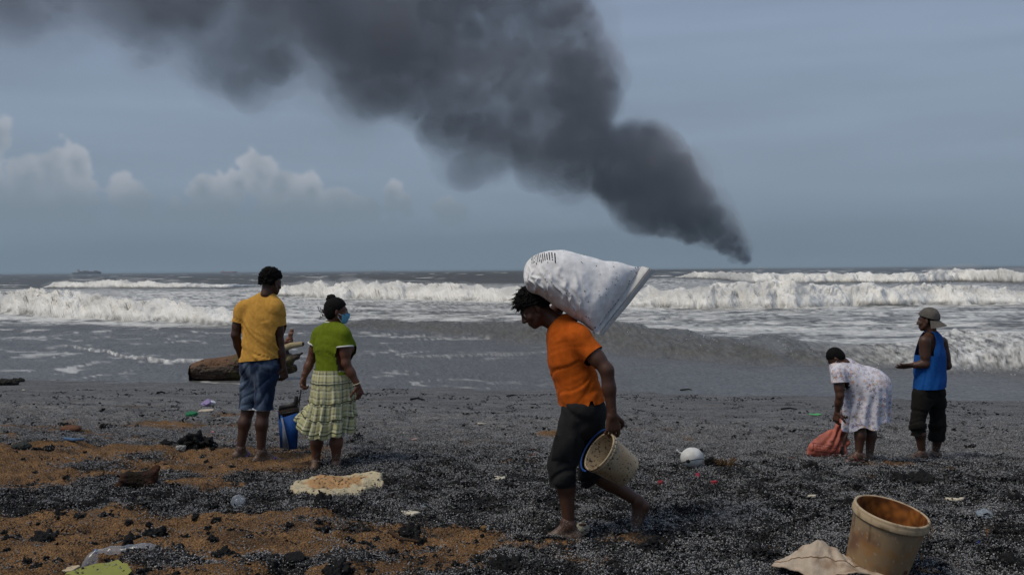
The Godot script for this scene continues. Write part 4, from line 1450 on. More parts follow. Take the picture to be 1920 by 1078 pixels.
func man_with_sack() -> void:
	var root := on_ground(1062, 1006)
	var d := pix(root).z
	var t := thing("person", "barefoot person in an orange polo shirt and dark shorts stooping under a white sack", "person", root)
	var J := joints(root, d, {"neck": [1054, 606, 0.0], "head": [1003, 577, 0.0], "pelvis": [1095, 768, 0.0], "sl": [1086, 632, -0.17], "sr": [1068, 626, 0.17], "el": [1138, 694, -0.25], "wl": [1148, 776, -0.25],
		"er": [1036, 600, 0.34], "wr": [1056, 552, 0.26], "hl": [1086, 775, -0.085], "hr": [1099, 778, 0.085], "kl": [1052, 876, -0.10], "al": [1067, 984, -0.10], "tl": [1012, 1010, -0.10], "kr": [1110, 886, 0.08], "ar": [1196, 940, 0.10], "tr": [1184, 1010, 0.09], "heelr": [1208, 950, 0.10]})
	var k := 1.0
	J.head = J.head
	var B := frame(Vector3(-0.82, -0.58, 0.06), Vector3(-0.45, 0.85, 0.0))
	var md := body_mesh(J, k)
	join(md, head_parts(J.head, B, k, 0.004))
	join(md, hand_mesh(J.wl, Vector3(0.06, -1, 0.0), Vector3(-0.25, 0, -1.0), 1.0, [0.45, 0.5, 0.55, 0.6], 0.5, 1.10, 0.0035))
	join(md, hand_mesh(J.wr, Vector3(0.3, 0.9, -0.2), Vector3(0.8, 0.2, 0.3), 1.0, [0.3, 0.3, 0.3, 0.35], 0.2, 1.0, 0.006))
	lay("body", md, skin_mat(), t, skin_tint(Color(0.065, 0.029, 0.0185), J, B, k, 0.35))
	var hair := lay("hair", hair_cap(J.head, B, k, 0.020, 0.010, -0.035, 0.040, 0.005), hair_mat(), t)
	rng.seed = 77
	for i in 70:
		# tousled locks, thickest over the forehead where the wind lifts them
		var el := rng.randf_range(0.1, 1.5); var az := rng.randf_range(-1.9, 1.9) if i > 26 else rng.randf_range(-0.9, 0.9)
		if i <= 26: el = rng.randf_range(0.25, 0.9)
		var n := B * Vector3(sin(az) * cos(el), sin(el), cos(az) * cos(el))
		var p0: Vector3 = J.head + B * Vector3(0, 0.034, -0.016) + (B * (Vector3(sin(az) * cos(el), sin(el), cos(az) * cos(el)) * Vector3(0.090, 0.105, 0.110)))
		var dirn := (n + B.z * 0.5 + Vector3(rng.randf_range(-0.6, 0.3), rng.randf_range(-0.7, 0.5), rng.randf_range(-0.4, 0.4))).normalized()
		var l := rng.randf_range(0.015, 0.045)
		put("lock", tube([p0 - n * 0.012, p0 + dirn * l * 0.5, p0 + dirn * l + Vector3(rng.randf_range(-0.015, 0.01), -0.012, 0)], [0.005, 0.0035, 0.0008], 5), hair_mat(), hair)
	var om := cloth(lin(0.48, 0.098, 0.010), 0.9, 0.15)
	var hem := W(1095, 754, d) - root
	var shirt := tee(J, k, 0.018, 0.52, [hem, Vector3(-0.13, 1, 0).normalized()], 0.064, folds(0.010, 1.8, 9.0, 33.0, 0.45, J.neck.y - 0.08, J.pelvis.y + 0.2))
	var slit := W(1105, 757, d) - root
	shirt = clip(shirt, func(p: Vector3) -> float: return absf(p.x - slit.x) - 0.42 * maxf(0.0, slit.y + 0.055 - p.y) if p.z > slit.z + 0.03 else 1.0)
	var sh := lay("polo_shirt", shirt, om, t)
	# turned-down collar: a band round the neck
	var TB := torso_axes(J)
	var H: Vector3 = (Vector3(J.head) - Vector3(J.neck)).normalized()
	var CB := frame(TB.z, H)
	var cv := PackedVector3Array()
	for ring in [[0.076, 0.018], [0.074, 0.036], [0.079, 0.040], [0.090, 0.022], [0.098, -0.010], [0.094, -0.012]]:
		for i in 40:
			var th := TAU * i / 40.0
			cv.append(Vector3(J.neck) + CB.x * cos(th) * ring[0] * 0.95 + CB.z * (sin(th) * ring[0] * 1.0 - 0.006) + CB.y * (ring[1] - 0.020 * maxf(0.0, sin(th))))
	put("collar", grid_mesh(cv, PackedColorArray(), 6, 40, PackedVector2Array(), true), om, sh)
	var hp := func(px: float, py: float, n: Vector3) -> Array: return [W(px, py, d) - root, n.normalized()]
	var sm := cloth(lin(0.021, 0.021, 0.0215), 0.95, 0.2)
	var shorts := legs_cloth(J, 1.0, 0.022, 0.42, [hp.call(1052, 904, Vector3(-0.05, 1, 0)), hp.call(1122, 897, Vector3(-0.75, 0.7, 0))], folds(0.020, 1.6, 5.0, 50.0, 0.5))
	var so := lay("cargo_shorts", shorts, sm, t)
	# cargo pocket and a loose tie
	var pk := W(1062, 838, d - 0.195) - root
	var pv := PackedVector3Array()
	for r in 5:
		for q in 9:
			var a := (q - 4) / 4.0
			pv.append(pk + Vector3(a * 0.062 - 0.03 * r / 4.0, 0.07 - 0.155 * r / 4.0, 0.022 * (1.0 - a * a) * (1.0 - pow(r / 2.0 - 1.0, 4.0)) + 0.0))
	put("pocket", grid_mesh(pv, PackedColorArray(), 5, 9), sm, so)
	put("drawstring", tube([W(1100, 897, d) - root, W(1102, 906, d) - root, W(1104, 912, d) - root], [0.004, 0.004, 0.003], 5), sm, so)

func woman_bending() -> void:
	var root := on_ground(1618, 866)
	var d := pix(root).z
	var t := thing("person", "person in a white floral dress bending down over a pink sack", "person", root)
	var J := joints(root, d, {"neck": [1576, 690, 0.0], "head": [1568, 672, -0.02], "pelvis": [1630, 728, 0.0], "sl": [1573, 702, -0.14], "sr": [1592, 693, 0.15], "el": [1576, 742, -0.17], "wl": [1571, 772, -0.12],
		"er": [1596, 738, 0.08], "wr": [1589, 765, 0.02], "hl": [1620, 740, -0.09], "hr": [1640, 738, 0.08], "kl": [1613, 800, -0.09], "al": [1611, 853, -0.09], "tl": [1590, 860, -0.10], "kr": [1633, 798, 0.04], "ar": [1631, 858, 0.0], "tr": [1612, 868, -0.03]})
	var k := 0.93
	J.girth = 1.12
	var B := frame(Vector3(-0.62, -0.72, -0.28), Vector3(-0.55, 0.8, -0.1))
	var md := body_mesh(J, k)
	join(md, head_parts(J.head, B, k * 0.9, 0.006))
	join(md, hand_mesh(J.wl, Vector3(-0.15, -1, -0.1), Vector3(0.8, -0.1, -0.5), 1.0, [0.5, 0.55, 0.55, 0.6], 0.3, k, 0.006))
	join(md, hand_mesh(J.wr, Vector3(-0.3, -0.9, 0.2), Vector3(-0.5, 0, 0.8), -1.0, [0.8, 0.8, 0.8, 0.85], 0.5, k, 0.006))
	lay("body", md, skin_mat(), t, skin_tint(Color(0.074, 0.033, 0.020), J, B, k))
	lay("hair", hair_cap(J.head, B, k * 0.9, 0.004, 0.002, -0.070, 0.060), hair_mat(), t)
	mask(J.head, B, k * 0.9, t, lin(0.60, 0.62, 0.66))
	# the dress: bodice, hips and a skirt that hangs to the knee
	var TB := torso_axes(J)
	var lo: Vector3 = J.neck; var hi: Vector3 = J.neck
	for key in ["pelvis", "kl", "kr", "sl", "sr", "el", "hl", "hr"]:
		lo = lo.min(J[key]); hi = hi.max(J[key])
	var b := Blob.new(lo - Vector3.ONE * 0.24, hi + Vector3.ONE * 0.24, 0.012)
	torso_into(b, J, k, 0.022, 0.09)
	for s in ["l", "r"]:
		b.bone(J["s" + s], Vector3(J["s" + s]).lerp(J["e" + s], 0.55), 0.070, 0.078, 0.03)
	var mid: Vector3 = (J.kl + J.kr) * 0.5
	b.bone(J.pelvis + Vector3(0.0, 0.0, 0), mid + Vector3(0.0, -0.12, 0), 0.175, 0.165, 0.10)
	b.bone(J.pelvis + Vector3(-0.07, -0.02, 0.0), mid + Vector3(-0.055, -0.14, 0.0), 0.14, 0.15, 0.10)
	b.bone(J.pelvis + Vector3(0.04, 0.0, 0.0), mid + Vector3(0.05, -0.08, 0.0), 0.15, 0.145, 0.10)
	var hem := W(1618, 797, d) - root
	var N: Vector3 = J.neck
	var dress := clip(b.surface(), func(p: Vector3) -> float:
		var v: float = (p - hem).dot(Vector3(-0.20, 1, 0.05).normalized()) + 0.020 * n1.get_noise_3dv(p * 3.5) + 0.02 * sin(p.x * 30.0)
		v = minf(v, maxf(-(p - N - TB.y * 0.005).dot(TB.y), (p - N).length() - 0.080)) if (p - N).length() < 0.14 else v
		for s in ["l", "r"]:
			var S: Vector3 = J["s" + s]; var E: Vector3 = J["e" + s]
			if seg_d(p, S, E) < 0.10 and seg_t(p, S, E) > 0.2 and (p - S).y < -0.05:
				v = minf(v, (0.40 - seg_t(p, S, E)) * (E - S).length())
		return v)
	dress = push(dress, func(p: Vector3) -> float:
		var low := smoothstep(J.pelvis.y + 0.08, J.pelvis.y - 0.25, p.y)
		return low * 0.016 * sin(atan2(p.z - J.pelvis.z, p.x - J.pelvis.x) * 13.0 + 2.0 * n2.get_noise_3dv(p * 3.0)) + 0.010 * n1.get_noise_3dv(p * 5.0))
	var fm := mat(Color.WHITE, 0.9, 0.2)
	fm.albedo_texture = floral()
	bumpy(fm, M.weave, 0.1, 1.7)
	lay("dress", dress, fm, t)
	var inner := legs_cloth(J, k * 0.72, 0.006, 0.1, [[W(1612, 800, d) - root, Vector3.UP], [W(1634, 794, d) - root, Vector3.UP]], folds(0.003, 4.0, 4.0, 3.0))
	lay("slip", inner, cloth(lin(0.012, 0.012, 0.016)), t)
	sandal(J.tl, J.al, k, t, lin(0.30, 0.14, 0.12), lin(0.20, 0.05, 0.05))
	sandal(J.tr, J.ar, k, t, lin(0.30, 0.16, 0.13), lin(0.20, 0.05, 0.05))

func floral() -> ImageTexture:
	# small flowers scattered on white cloth
	var n := 384
	var im := Image.create(n, n, false, Image.FORMAT_RGB8)
	im.fill(lin(0.62, 0.61, 0.66))
	rng.seed = 19
	var tones := [Color(0.10, 0.12, 0.30), Color(0.20, 0.20, 0.36), Color(0.07, 0.08, 0.16), Color(0.52, 0.22, 0.08), Color(0.30, 0.22, 0.12), Color(0.26, 0.25, 0.33), Color(0.12, 0.14, 0.26), Color(0.40, 0.36, 0.42)]
	for i in 330:
		var cx := rng.randi() % n; var cy := rng.randi() % n
		var tone: Color = tones[rng.randi() % tones.size()].linear_to_srgb()
		var petals := rng.randi_range(3, 6)
		var rot := rng.randf() * TAU
		var big := rng.randf_range(6.0, 14.0)
		for y in range(-16, 17):
			for x in range(-16, 17):
				var r := sqrt(x * x + y * y)
				var a := atan2(y, x) + rot
				if r < big * (0.55 + 0.45 * cos(a * petals)) or (r < big * 0.25):
					im.set_pixel(posmod(cx + x, n), posmod(cy + y, n), tone if r > big * 0.25 else tone.lerp(Color(0.9, 0.6, 0.2), 0.5))
	return ImageTexture.create_from_image(im)

func man_in_blue() -> void:
	var root := on_ground(1735, 863)
	var d := pix(root).z
	var t := thing("person", "person in a blue tank top and backwards grey cap holding out open hands", "person", root)
	var J := joints(root, d, {"neck": [1748, 627, 0.0], "head": [1741, 601, -0.01], "pelvis": [1744, 733, 0.0], "sl": [1735, 640, -0.12], "sr": [1767, 642, 0.12], "el": [1737, 683, -0.13], "wl": [1712, 685, -0.10],
		"er": [1778, 686, 0.13], "wr": [1738, 696, 0.24], "hl": [1731, 740, -0.06], "hr": [1757, 740, 0.06], "kl": [1721, 795, -0.08], "al": [1730, 850, -0.06], "tl": [1702, 860, -0.12], "kr": [1759, 800, 0.05], "ar": [1755, 850, 0.10], "tr": [1735, 857, 0.04]})
	var k := 0.97
	J.girth = 0.97
	var B := frame(Vector3(-0.80, -0.04, -0.60), Vector3(0, 1, 0))
	var md := body_mesh(J, k)
	join(md, head_parts(J.head, B, k, 0.006))
	join(md, hand_mesh(J.wl, Vector3(-1, -0.12, -0.1), Vector3(0.1, 0.8, -0.6), 1.0, [0.12, 0.10, 0.15, 0.22], 0.1, k, 0.006))
	join(md, hand_mesh(J.wr, Vector3(-0.9, -0.25, 0.1), Vector3(0.0, 0.7, 0.7), -1.0, [0.25, 0.25, 0.3, 0.35], 0.2, k, 0.006))
	lay("body", md, skin_mat(), t, skin_tint(Color(0.064, 0.030, 0.019), J, B, k))
	lay("hair", hair_cap(J.head, B, k, 0.006, 0.002, -0.065, 0.06), hair_mat(), t)
	# tank top: narrow straps, deep armholes, flared hem
	var TB := torso_axes(J)
	var hem := W(1747, 727, d) - root
	var top := tee(J, k, 0.016, 0.4, [hem, Vector3(-0.04, 1, 0).normalized()], 0.085, folds(0.014, 1.0, 6.0, 71.0, 1.35), false, 0.034)
	top = clip(top, func(p: Vector3) -> float:
		var v := 1.0
		for s in ["sl", "sr"]:
			var S: Vector3 = J[s] + TB.y * 0.02
			var q: Vector3 = p - S
			var down := q.dot(TB.y)
			var side := absf((p - Vector3(J.neck)).dot(TB.x))
			var hole := 0.080 + 0.050 * smoothstep(-0.03, -0.14, down)
			if q.dot((S - Vector3(J.neck))) > -0.02 and down > -0.20:
				v = minf(v, maxf(hole - side, -down - 0.165))
		return v)
	lay("tank_top", top, cloth(lin(0.010, 0.082, 0.30), 0.75, 0.1), t)
	var hp := func(px: float, py: float) -> Array: return [W(px, py, d) - root, Vector3.UP]
	var tr := legs_cloth(J, k, 0.012, 0.95, [hp.call(1722, 815), hp.call(1756, 829)], folds(0.014, 1.5, 5.0, 90.0, 0.3))
	lay("trousers", tr, cloth(lin(0.014, 0.013, 0.012), 0.95, 0.2), t)
	# backwards cap
	var C: Vector3 = J.head
	var cb := Blob.new(C - Vector3.ONE * 0.24, C + Vector3.ONE * 0.24, 0.006)
	cb.lump(C + B * Vector3(0, 0.036, -0.014), Vector3(0.090, 0.100, 0.108), B, 0.02)
	var cap := clip(cb.surface(), func(p: Vector3) -> float:
		var q := B.transposed() * (p - C)
		return q.y - 0.030 - 0.55 * (q.z + 0.02) * 0.6)
	cap = push(cap, func(p: Vector3) -> float: return 0.005 * n1.get_noise_3dv(p * 14.0))
	var capm := cloth(lin(0.115, 0.105, 0.095), 0.95, 0.12)
	var co := lay("cap", cap, capm, t)
	var v := PackedVector3Array()
	for r in 7:
		for q in 15:
			var th := lerpf(-1.25, 1.25, q / 14.0)
			var rr := 0.095 + 0.075 * r / 6.0 * cos(th * 0.9)
			v.append(C + B * Vector3(sin(th) * rr * 0.85, 0.002 - 0.052 * r / 6.0 - 0.03 * absf(sin(th)) * r / 6.0, -0.012 - cos(th) * rr))
	put("cap_brim", grid_mesh(v, PackedColorArray(), 7, 15), capm, co)
	put("necklace", ring_tube(J.neck + Vector3(0, 0.012, 0), Vector3(J.head) - Vector3(J.neck), 0.062, 0.003), mat(lin(0.08, 0.02, 0.015), 0.6), t)
	put("wrist_band", ring_tube(J.wl + Vector3(0.02, 0, 0), Vector3(1, 0.1, 0), 0.031, 0.005), mat(lin(0.30, 0.06, 0.03), 0.6), t)
	sandal(J.tl, J.al, k, t, lin(0.02, 0.02, 0.025), lin(0.02, 0.02, 0.03))
	sandal(J.tr, J.ar, k, t, lin(0.02, 0.02, 0.025), lin(0.02, 0.02, 0.03))

# ---------------------------------------------------------------- pellets and burnt drift
func pellet_patch(seed_: int, count: int, spread: float, lo: float, hi: float, r0: float, r1: float, flat: float) -> ArrayMesh:
	# a handful of small bipyramids lying about; each its own shade
	rng.seed = seed_
	var v := PackedVector3Array(); var n := PackedVector3Array(); var c := PackedColorArray(); var idx := PackedInt32Array()
	for i in count:
		var a := rng.randf() * TAU
		var d := spread * sqrt(rng.randf())
		var at := Vector3(cos(a) * d, rng.randf_range(-0.001, 0.004), sin(a) * d)
		var r := rng.randf_range(r0, r1)
		var B := Basis.from_euler(Vector3(rng.randf_range(-0.7, 0.7), rng.randf() * TAU, rng.randf_range(-0.7, 0.7)))
		var g := rng.randf_range(lo, hi)
		var tone := Color(g, g * rng.randf_range(0.985, 1.01), g * rng.randf_range(0.98, 1.05))
		var base := v.size()
		var stretch := rng.randf_range(0.8, 1.25)
		for q in [Vector3(0, flat, 0), Vector3(1, 0, 0), Vector3(0, 0, stretch), Vector3(-1, 0, 0), Vector3(0, 0, -stretch)]:
			var w := Vector3(q)
			if w.y == 0.0: w *= rng.randf_range(0.7, 1.3)
			v.append(at + B * (w * r)); n.append((B * (w + Vector3(0, 0.25, 0))).normalized()); c.append(tone)
		for q in 4:
			idx.append(base); idx.append(base + 1 + q); idx.append(base + 1 + (q + 1) % 4)
	return arrays(v, n, idx, c)

func scatter(called: String, label: String, category: String, mesh: Mesh, spots: Array, m: Material) -> void:
	var mm := MultiMesh.new()
	mm.transform_format = MultiMesh.TRANSFORM_3D
	mm.mesh = mesh
	mm.instance_count = spots.size()
	for i in spots.size(): mm.set_instance_transform(i, spots[i])
	var o := MultiMeshInstance3D.new()
	o.name = numbered(called)
	o.multimesh = mm
	o.material_override = m
	add_child(o, true)
	o.set_meta("kind", "stuff")
	tag(o, label, category)

func lying(x: float, z: float, lift: float, size: float) -> Transform3D:
	# on the slope of the ground, turned at random
	var e := 0.03
	var n := Vector3(ground(x - e, z) - ground(x + e, z), 2.0 * e, ground(x, z - e) - ground(x, z + e)).normalized()
	var a := rng.randf() * TAU
	var f := Vector3(cos(a), 0, sin(a))
	var r := f.cross(n).normalized()
	return Transform3D(Basis(r, n, r.cross(n)).scaled_local(Vector3(size, size * rng.randf_range(0.8, 1.2), size)), Vector3(x, ground(x, z) + lift, z))

func make_pellets() -> void:
	var pm := mat(Color.WHITE, 0.6, 0.35)
	pm.vertex_color_use_as_albedo = true
	var cm := mat(Color.WHITE, 0.75, 0.3)
	cm.vertex_color_use_as_albedo = true
	var tide := []; var heaps := []; var pale := []; var grey := []; var burnt := []; var crumbs := []; var lumps := []
	rng.seed = 101
	for i in 78000:
		var t := rng.randf()
		var d := 5.0 * pow(3.9, t)
		var a := rng.randf_range(-0.57, 0.57)
		var x := a * d; var z := -d
		if rng.randf() < smoothstep(10.0, 19.0, d) * 0.97: continue
		var s := sand_share(x, z, false)
		var drift := n1.get_noise_2d(x * 1.9 + 20.0, z * 3.2)
		if rng.randf() < s * 0.98: continue
		var far := smoothstep(7.0, 12.5, d)
		var w := rng.randf()
		var size := rng.randf_range(0.8, 1.15) * (1.0 + 0.25 * far)
		if w < 0.36 - 0.75 * drift * (1.0 - 0.6 * far) + 0.50 * far:
			(pale if rng.randf() < 0.55 else grey).append(lying(x, z, 0.009, size))
		elif w < 0.88 - 0.05 * far:
			burnt.append(lying(x, z, 0.006, size * rng.randf_range(0.6, 1.05) * (1.0 - 0.3 * far)))
		elif rng.randf() < 0.20 * (1.0 - 0.6 * far):
			lumps.append(lying(x, z, 0.005, rng.randf_range(0.3, 0.95)))
	for i in 520:
		var d := 5.1 * pow(2.6, rng.randf())
		var x := rng.randf_range(-0.57, 0.57) * d
		if n1.get_noise_2d(x * 1.1 + 3.0, -d * 1.7) > 0.06 and (sand_share(x, -d, false) < 0.4 or rng.randf() < 0.3): heaps.append(lying(x, -d, 0.0, rng.randf_range(0.35, 1.15)))
	for i in 420:
		var d := 5.1 * pow(2.4, rng.randf())
		var x := rng.randf_range(-0.57, 0.2) * d
		if sand_share(x, -d, false) > 0.3: lumps.append(lying(x, -d, 0.004, rng.randf_range(0.2, 0.8) * (1.7 if rng.randf() < 0.12 else 1.0)))
	for i in 1500:
		var d := rng.randf_range(12.5, 22.0)
		var x := rng.randf_range(-0.57, 0.57) * d
		if d < shore_d(x) - 0.6 and n1.get_noise_2d(x * 0.6, -d * 2.6 + 12.0) > -0.02: tide.append(lying(x, -d, 0.004, rng.randf_range(0.7, 1.6)))
	for i in 7000:
		var d := 5.0 * pow(2.4, rng.randf())
		var x := rng.randf_range(-0.57, 0.57) * d
		if sand_share(x, -d, false) > 0.5: crumbs.append(lying(x, -d, 0.003, rng.randf_range(0.5, 1.0)))
	var h := pale.size() / 2
	scatter("pellets", "pale plastic pellets lying thickly over the beach", "pellets", pellet_patch(1, 34, 0.105, 0.14, 0.42, 0.0035, 0.0068, 0.7), pale.slice(0, h), pm)
	scatter("pellets", "light grey plastic pellets among the burnt drift", "pellets", pellet_patch(2, 44, 0.11, 0.10, 0.34, 0.0035, 0.0066, 0.7), pale.slice(h), pm)
	scatter("pellets", "mid grey plastic pellets spread over the beach", "pellets", pellet_patch(3, 40, 0.12, 0.05, 0.24, 0.0035, 0.0066, 0.7), grey, pm)
	scatter("burnt_drift", "black burnt flakes mixed with the pellets", "burnt drift", pellet_patch(4, 24, 0.105, 0.010, 0.034, 0.005, 0.015, 0.55), burnt, cm)
	scatter("burnt_crumbs", "dark crumbs strewn over the bare brown sand", "crumbs", pellet_patch(5, 7, 0.12, 0.01, 0.20, 0.003, 0.009, 0.6), crumbs, cm)
	scatter("tide_wrack", "thin dark scraps left in lines on the wet grey shore", "tide wrack", pellet_patch(6, 9, 0.22, 0.008, 0.05, 0.008, 0.026, 0.4), tide, cm)
	scatter("burnt_heaps", "low ragged heaps of black burnt debris among the pellets", "burnt drift", clod_mesh(67, Vector3(0.10, 0.030, 0.065), 0.045, 0.007), heaps, M.char)
	scatter("burnt_lumps", "small black burnt lumps lying about the beach", "burnt drift", clod_mesh(61, Vector3(0.045, 0.024, 0.034), 0.022, 0.006), lumps, M.char)

func clod_mesh(seed_: int, r: Vector3, rough: float, cell := 0.008) -> ArrayMesh:
	var b := Blob.new(-r * 1.3, r * 1.3, cell)
	b.lump(Vector3.ZERO, r, Basis.IDENTITY, 0.01)
	var o := Vector3(seed_ * 1.7, seed_ * 0.3, -seed_)
	var f := 0.55 / maxf(r.x, 0.02)
	return made(push(b.surface(), func(p: Vector3) -> float: return rough * (n1.get_noise_3dv(p * f * 2.0 + o) * 1.3 + 0.6 * n2.get_noise_3dv(p * f * 6.0 + o))))

func clod(called: String, label: String, category: String, px: float, py: float, w: float, h: float, c: Color, rough := 0.3, seed_ := 1, m: Material = null) -> MeshInstance3D:
	# a rough lump w pixels wide and h high whose foot shows at (px, py)
	var p := on_ground(px, py)
	var s := pix(p).z / F
	var r := Vector3(w * 0.5 * s, h * 0.55 * s, w * 0.38 * s)
	if m == null:
		m = mat(c, 0.85, 0.3)
		m.albedo_texture = M.stain
		bumpy(m, M.lumps, 0.6, 6.0)
	var o := put(called, clod_mesh(seed_, r, r.y * rough, clampf(r.y * 0.14, 0.003, 0.02)), m, self, p + Vector3(0, r.y * 0.62, 0))
	tag(o, label, category)
	return o

func sheet(outline: Array, thick: float, bend: float, seed_: int) -> ArrayMesh:
	# a thin flat piece with this outline (metres, x and z), gently warped
	var poly := PackedVector2Array()
	for i in outline.size():
		var a: Vector2 = outline[i]; var b: Vector2 = outline[(i + 1) % outline.size()]
		for q in 4: poly.append(a.lerp(b, q / 4.0))
	var c := Vector2.ZERO
	for q in poly: c += q / poly.size()
	var v := PackedVector3Array()
	var n := poly.size()
	var lift := func(q: Vector2) -> float:
		return bend * (n1.get_noise_2d(q.x * 4.0 + seed_, q.y * 4.0) + 0.9 * (q - c).length_squared() / 0.02 * 0.1)
	for ring in [[0.02, 0.0], [0.5, 0.0], [0.96, 0.0], [1.0, 0.25], [1.0, 0.75], [0.96, 1.0], [0.6, 1.0], [0.3, 1.0], [0.01, 1.0]]:
		for i in n:
			var q: Vector2 = c + (poly[i] - c) * ring[0]
			v.append(Vector3(q.x, lift.call(q) + thick * ring[1], q.y))
	return grid_mesh(v, PackedColorArray(), 9, n, PackedVector2Array(), true)

func scrap(called: String, label: String, category: String, px: float, py: float, w: float, depth: float, thick: float, m: Material, seed_: int, tilt := Vector3.ZERO, lift := 0.0) -> MeshInstance3D:
	# a torn flat piece lying on the beach, w pixels wide
	var p := on_ground(px, py)
	var s := pix(p).z / F
	var pts := []
	rng.seed = seed_
	var k := rng.randi_range(6, 10)
	for i in k:
		var th := -TAU * i / k
		var r := rng.randf_range(0.68, 1.12)
		pts.append(Vector2(cos(th) * w * 0.5 * s * r, sin(th) * w * 0.5 * s * depth * r))
	var o := put(called, sheet(pts, thick, minf(0.02, w * s * 0.12), seed_), m, self, p + Vector3(0, 0.012 + lift, 0))
	o.rotation = tilt
	tag(o, label, category)
	return o

func stick(called: String, label: String, category: String, pts: Array, r: float, c: Color) -> void:
	# a twig through ground points given in pixels, with a height above the ground
	var path := []; var rad := []
	var base := on_ground(pts[0][0], pts[0][1])
	for i in pts.size():
		path.append(on_ground(pts[i][0], pts[i][1]) + Vector3(0, pts[i][2] + r, 0) - base)
		rad.append(r * lerpf(1.0, 0.55, float(i) / (pts.size() - 1)))
	var m := mat(c, 0.9, 0.2)
	bumpy(m, M.lumps, 0.3, 10.0)
	var o := put(called, tube(path, rad, 7), m, self, base)
	tag(o, label, category)

func lathe(profile: Array, sides: int, B: Basis, tint = null) -> ArrayMesh:
	# profile: radius and height pairs, turned round the y axis of B
	var v := PackedVector3Array(); var c := PackedColorArray()
	for q in profile:
		for i in sides:
			var th := -TAU * i / sides
			v.append(B * Vector3(cos(th) * q[0], q[1], sin(th) * q[0]))
			if tint != null: c.append(tint.call(q[0], q[1], th, q[2] if q.size() > 2 else 0))
	return grid_mesh(v, c, profile.size(), sides, PackedVector2Array(), true)

func wall_profile(r0: float, r1: float, h: float, inner: bool, steps: int) -> Array:
	var out := []
	for i in steps + 1:
		var t := float(i) / steps
		out.append([lerpf(r0, r1, t), h * t, 1 if inner else 0])
	return out

# ---------------------------------------------------------------- things
func make_things() -> void:
	white_sack()
	held_bucket()
	blue_tote()
	pink_sack()
	driftwood_log()
	standing_bucket()
	foam_slab()
	white_float()
	litter()

const SACK := [[982, 512, 982, 522, 0.03], [984, 503, 985, 534, 0.09], [990, 493, 994, 546, 0.135], [1003, 483, 1012, 554, 0.17], [1025, 476, 1034, 567, 0.195], [1060, 474, 1062, 585, 0.20], [1095, 482, 1082, 597, 0.185], [1130, 490, 1095, 606, 0.155], [1165, 495, 1104, 614, 0.135], [1192, 499, 1110, 620, 0.085], [1206, 500, 1114, 624, 0.010]]
var sack_d := 6.2
var sack_root := Vector3.ZERO

func sack_ring(u: float) -> Array:
	var t := clampf(u, 0.0, 1.0) * (SACK.size() - 1)
	var i := mini(int(t), SACK.size() - 2)
	var f := t - i
	var p := []
	for j in 5:
		var a: float = SACK[maxi(i - 1, 0)][j]; var b: float = SACK[i][j]; var c: float = SACK[i + 1][j]; var e: float = SACK[mini(i + 2, SACK.size() - 1)][j]
		p.append(cubic_interpolate(b, c, a, e, f))
	return p

func sack_point(u: float, th: float) -> Vector3:
	# th 0 is the upper edge, PI/2 the side towards the sea less, -PI/2 ... runs round the sack
	var p := sack_ring(u)
	var back := 0.05 + 0.02 * u
	var top := W(p[0], p[1], sack_d + back) - sack_root
	var low := W(p[2], p[3], sack_d - back - 0.05) - sack_root
	var c := (top + low) * 0.5
	var half := (top - low) * 0.5
	var n := Vector3(-0.05, 0.28, 1.0).normalized()
	var cs := cos(th); var sn := sin(th)
	var q: Vector3 = c + half * signf(cs) * pow(absf(cs), 0.86) + n * signf(sn) * pow(absf(sn), 0.80) * p[4]
	# creases gathered where the sack bends over the neck, and slack cloth near the seam
	var low_side := smoothstep(0.75, -0.5, cs) * smoothstep(-0.2, 0.5, sn)
	var gather := smoothstep(0.08, 0.25, u) * smoothstep(0.78, 0.45, u)
	var w := -0.022 * gather * low_side * pow(absf(sin(u * 40.0 + cs * 4.0 + 1.5 * n2.get_noise_2d(u * 8.0, cs * 2.0))), 0.7)
	w += 0.008 * n1.get_noise_3d(q.x * 5.0, q.y * 5.0, q.z * 5.0)
	w += -0.008 * smoothstep(0.72, 1.0, u) * absf(sin(cs * 7.0 + u * 5.0))
	w += -0.006 * smoothstep(0.2, 0.0, u) * absf(sin(th * 9.0))
	return q + n * sn * w + half.normalized() * cs * w

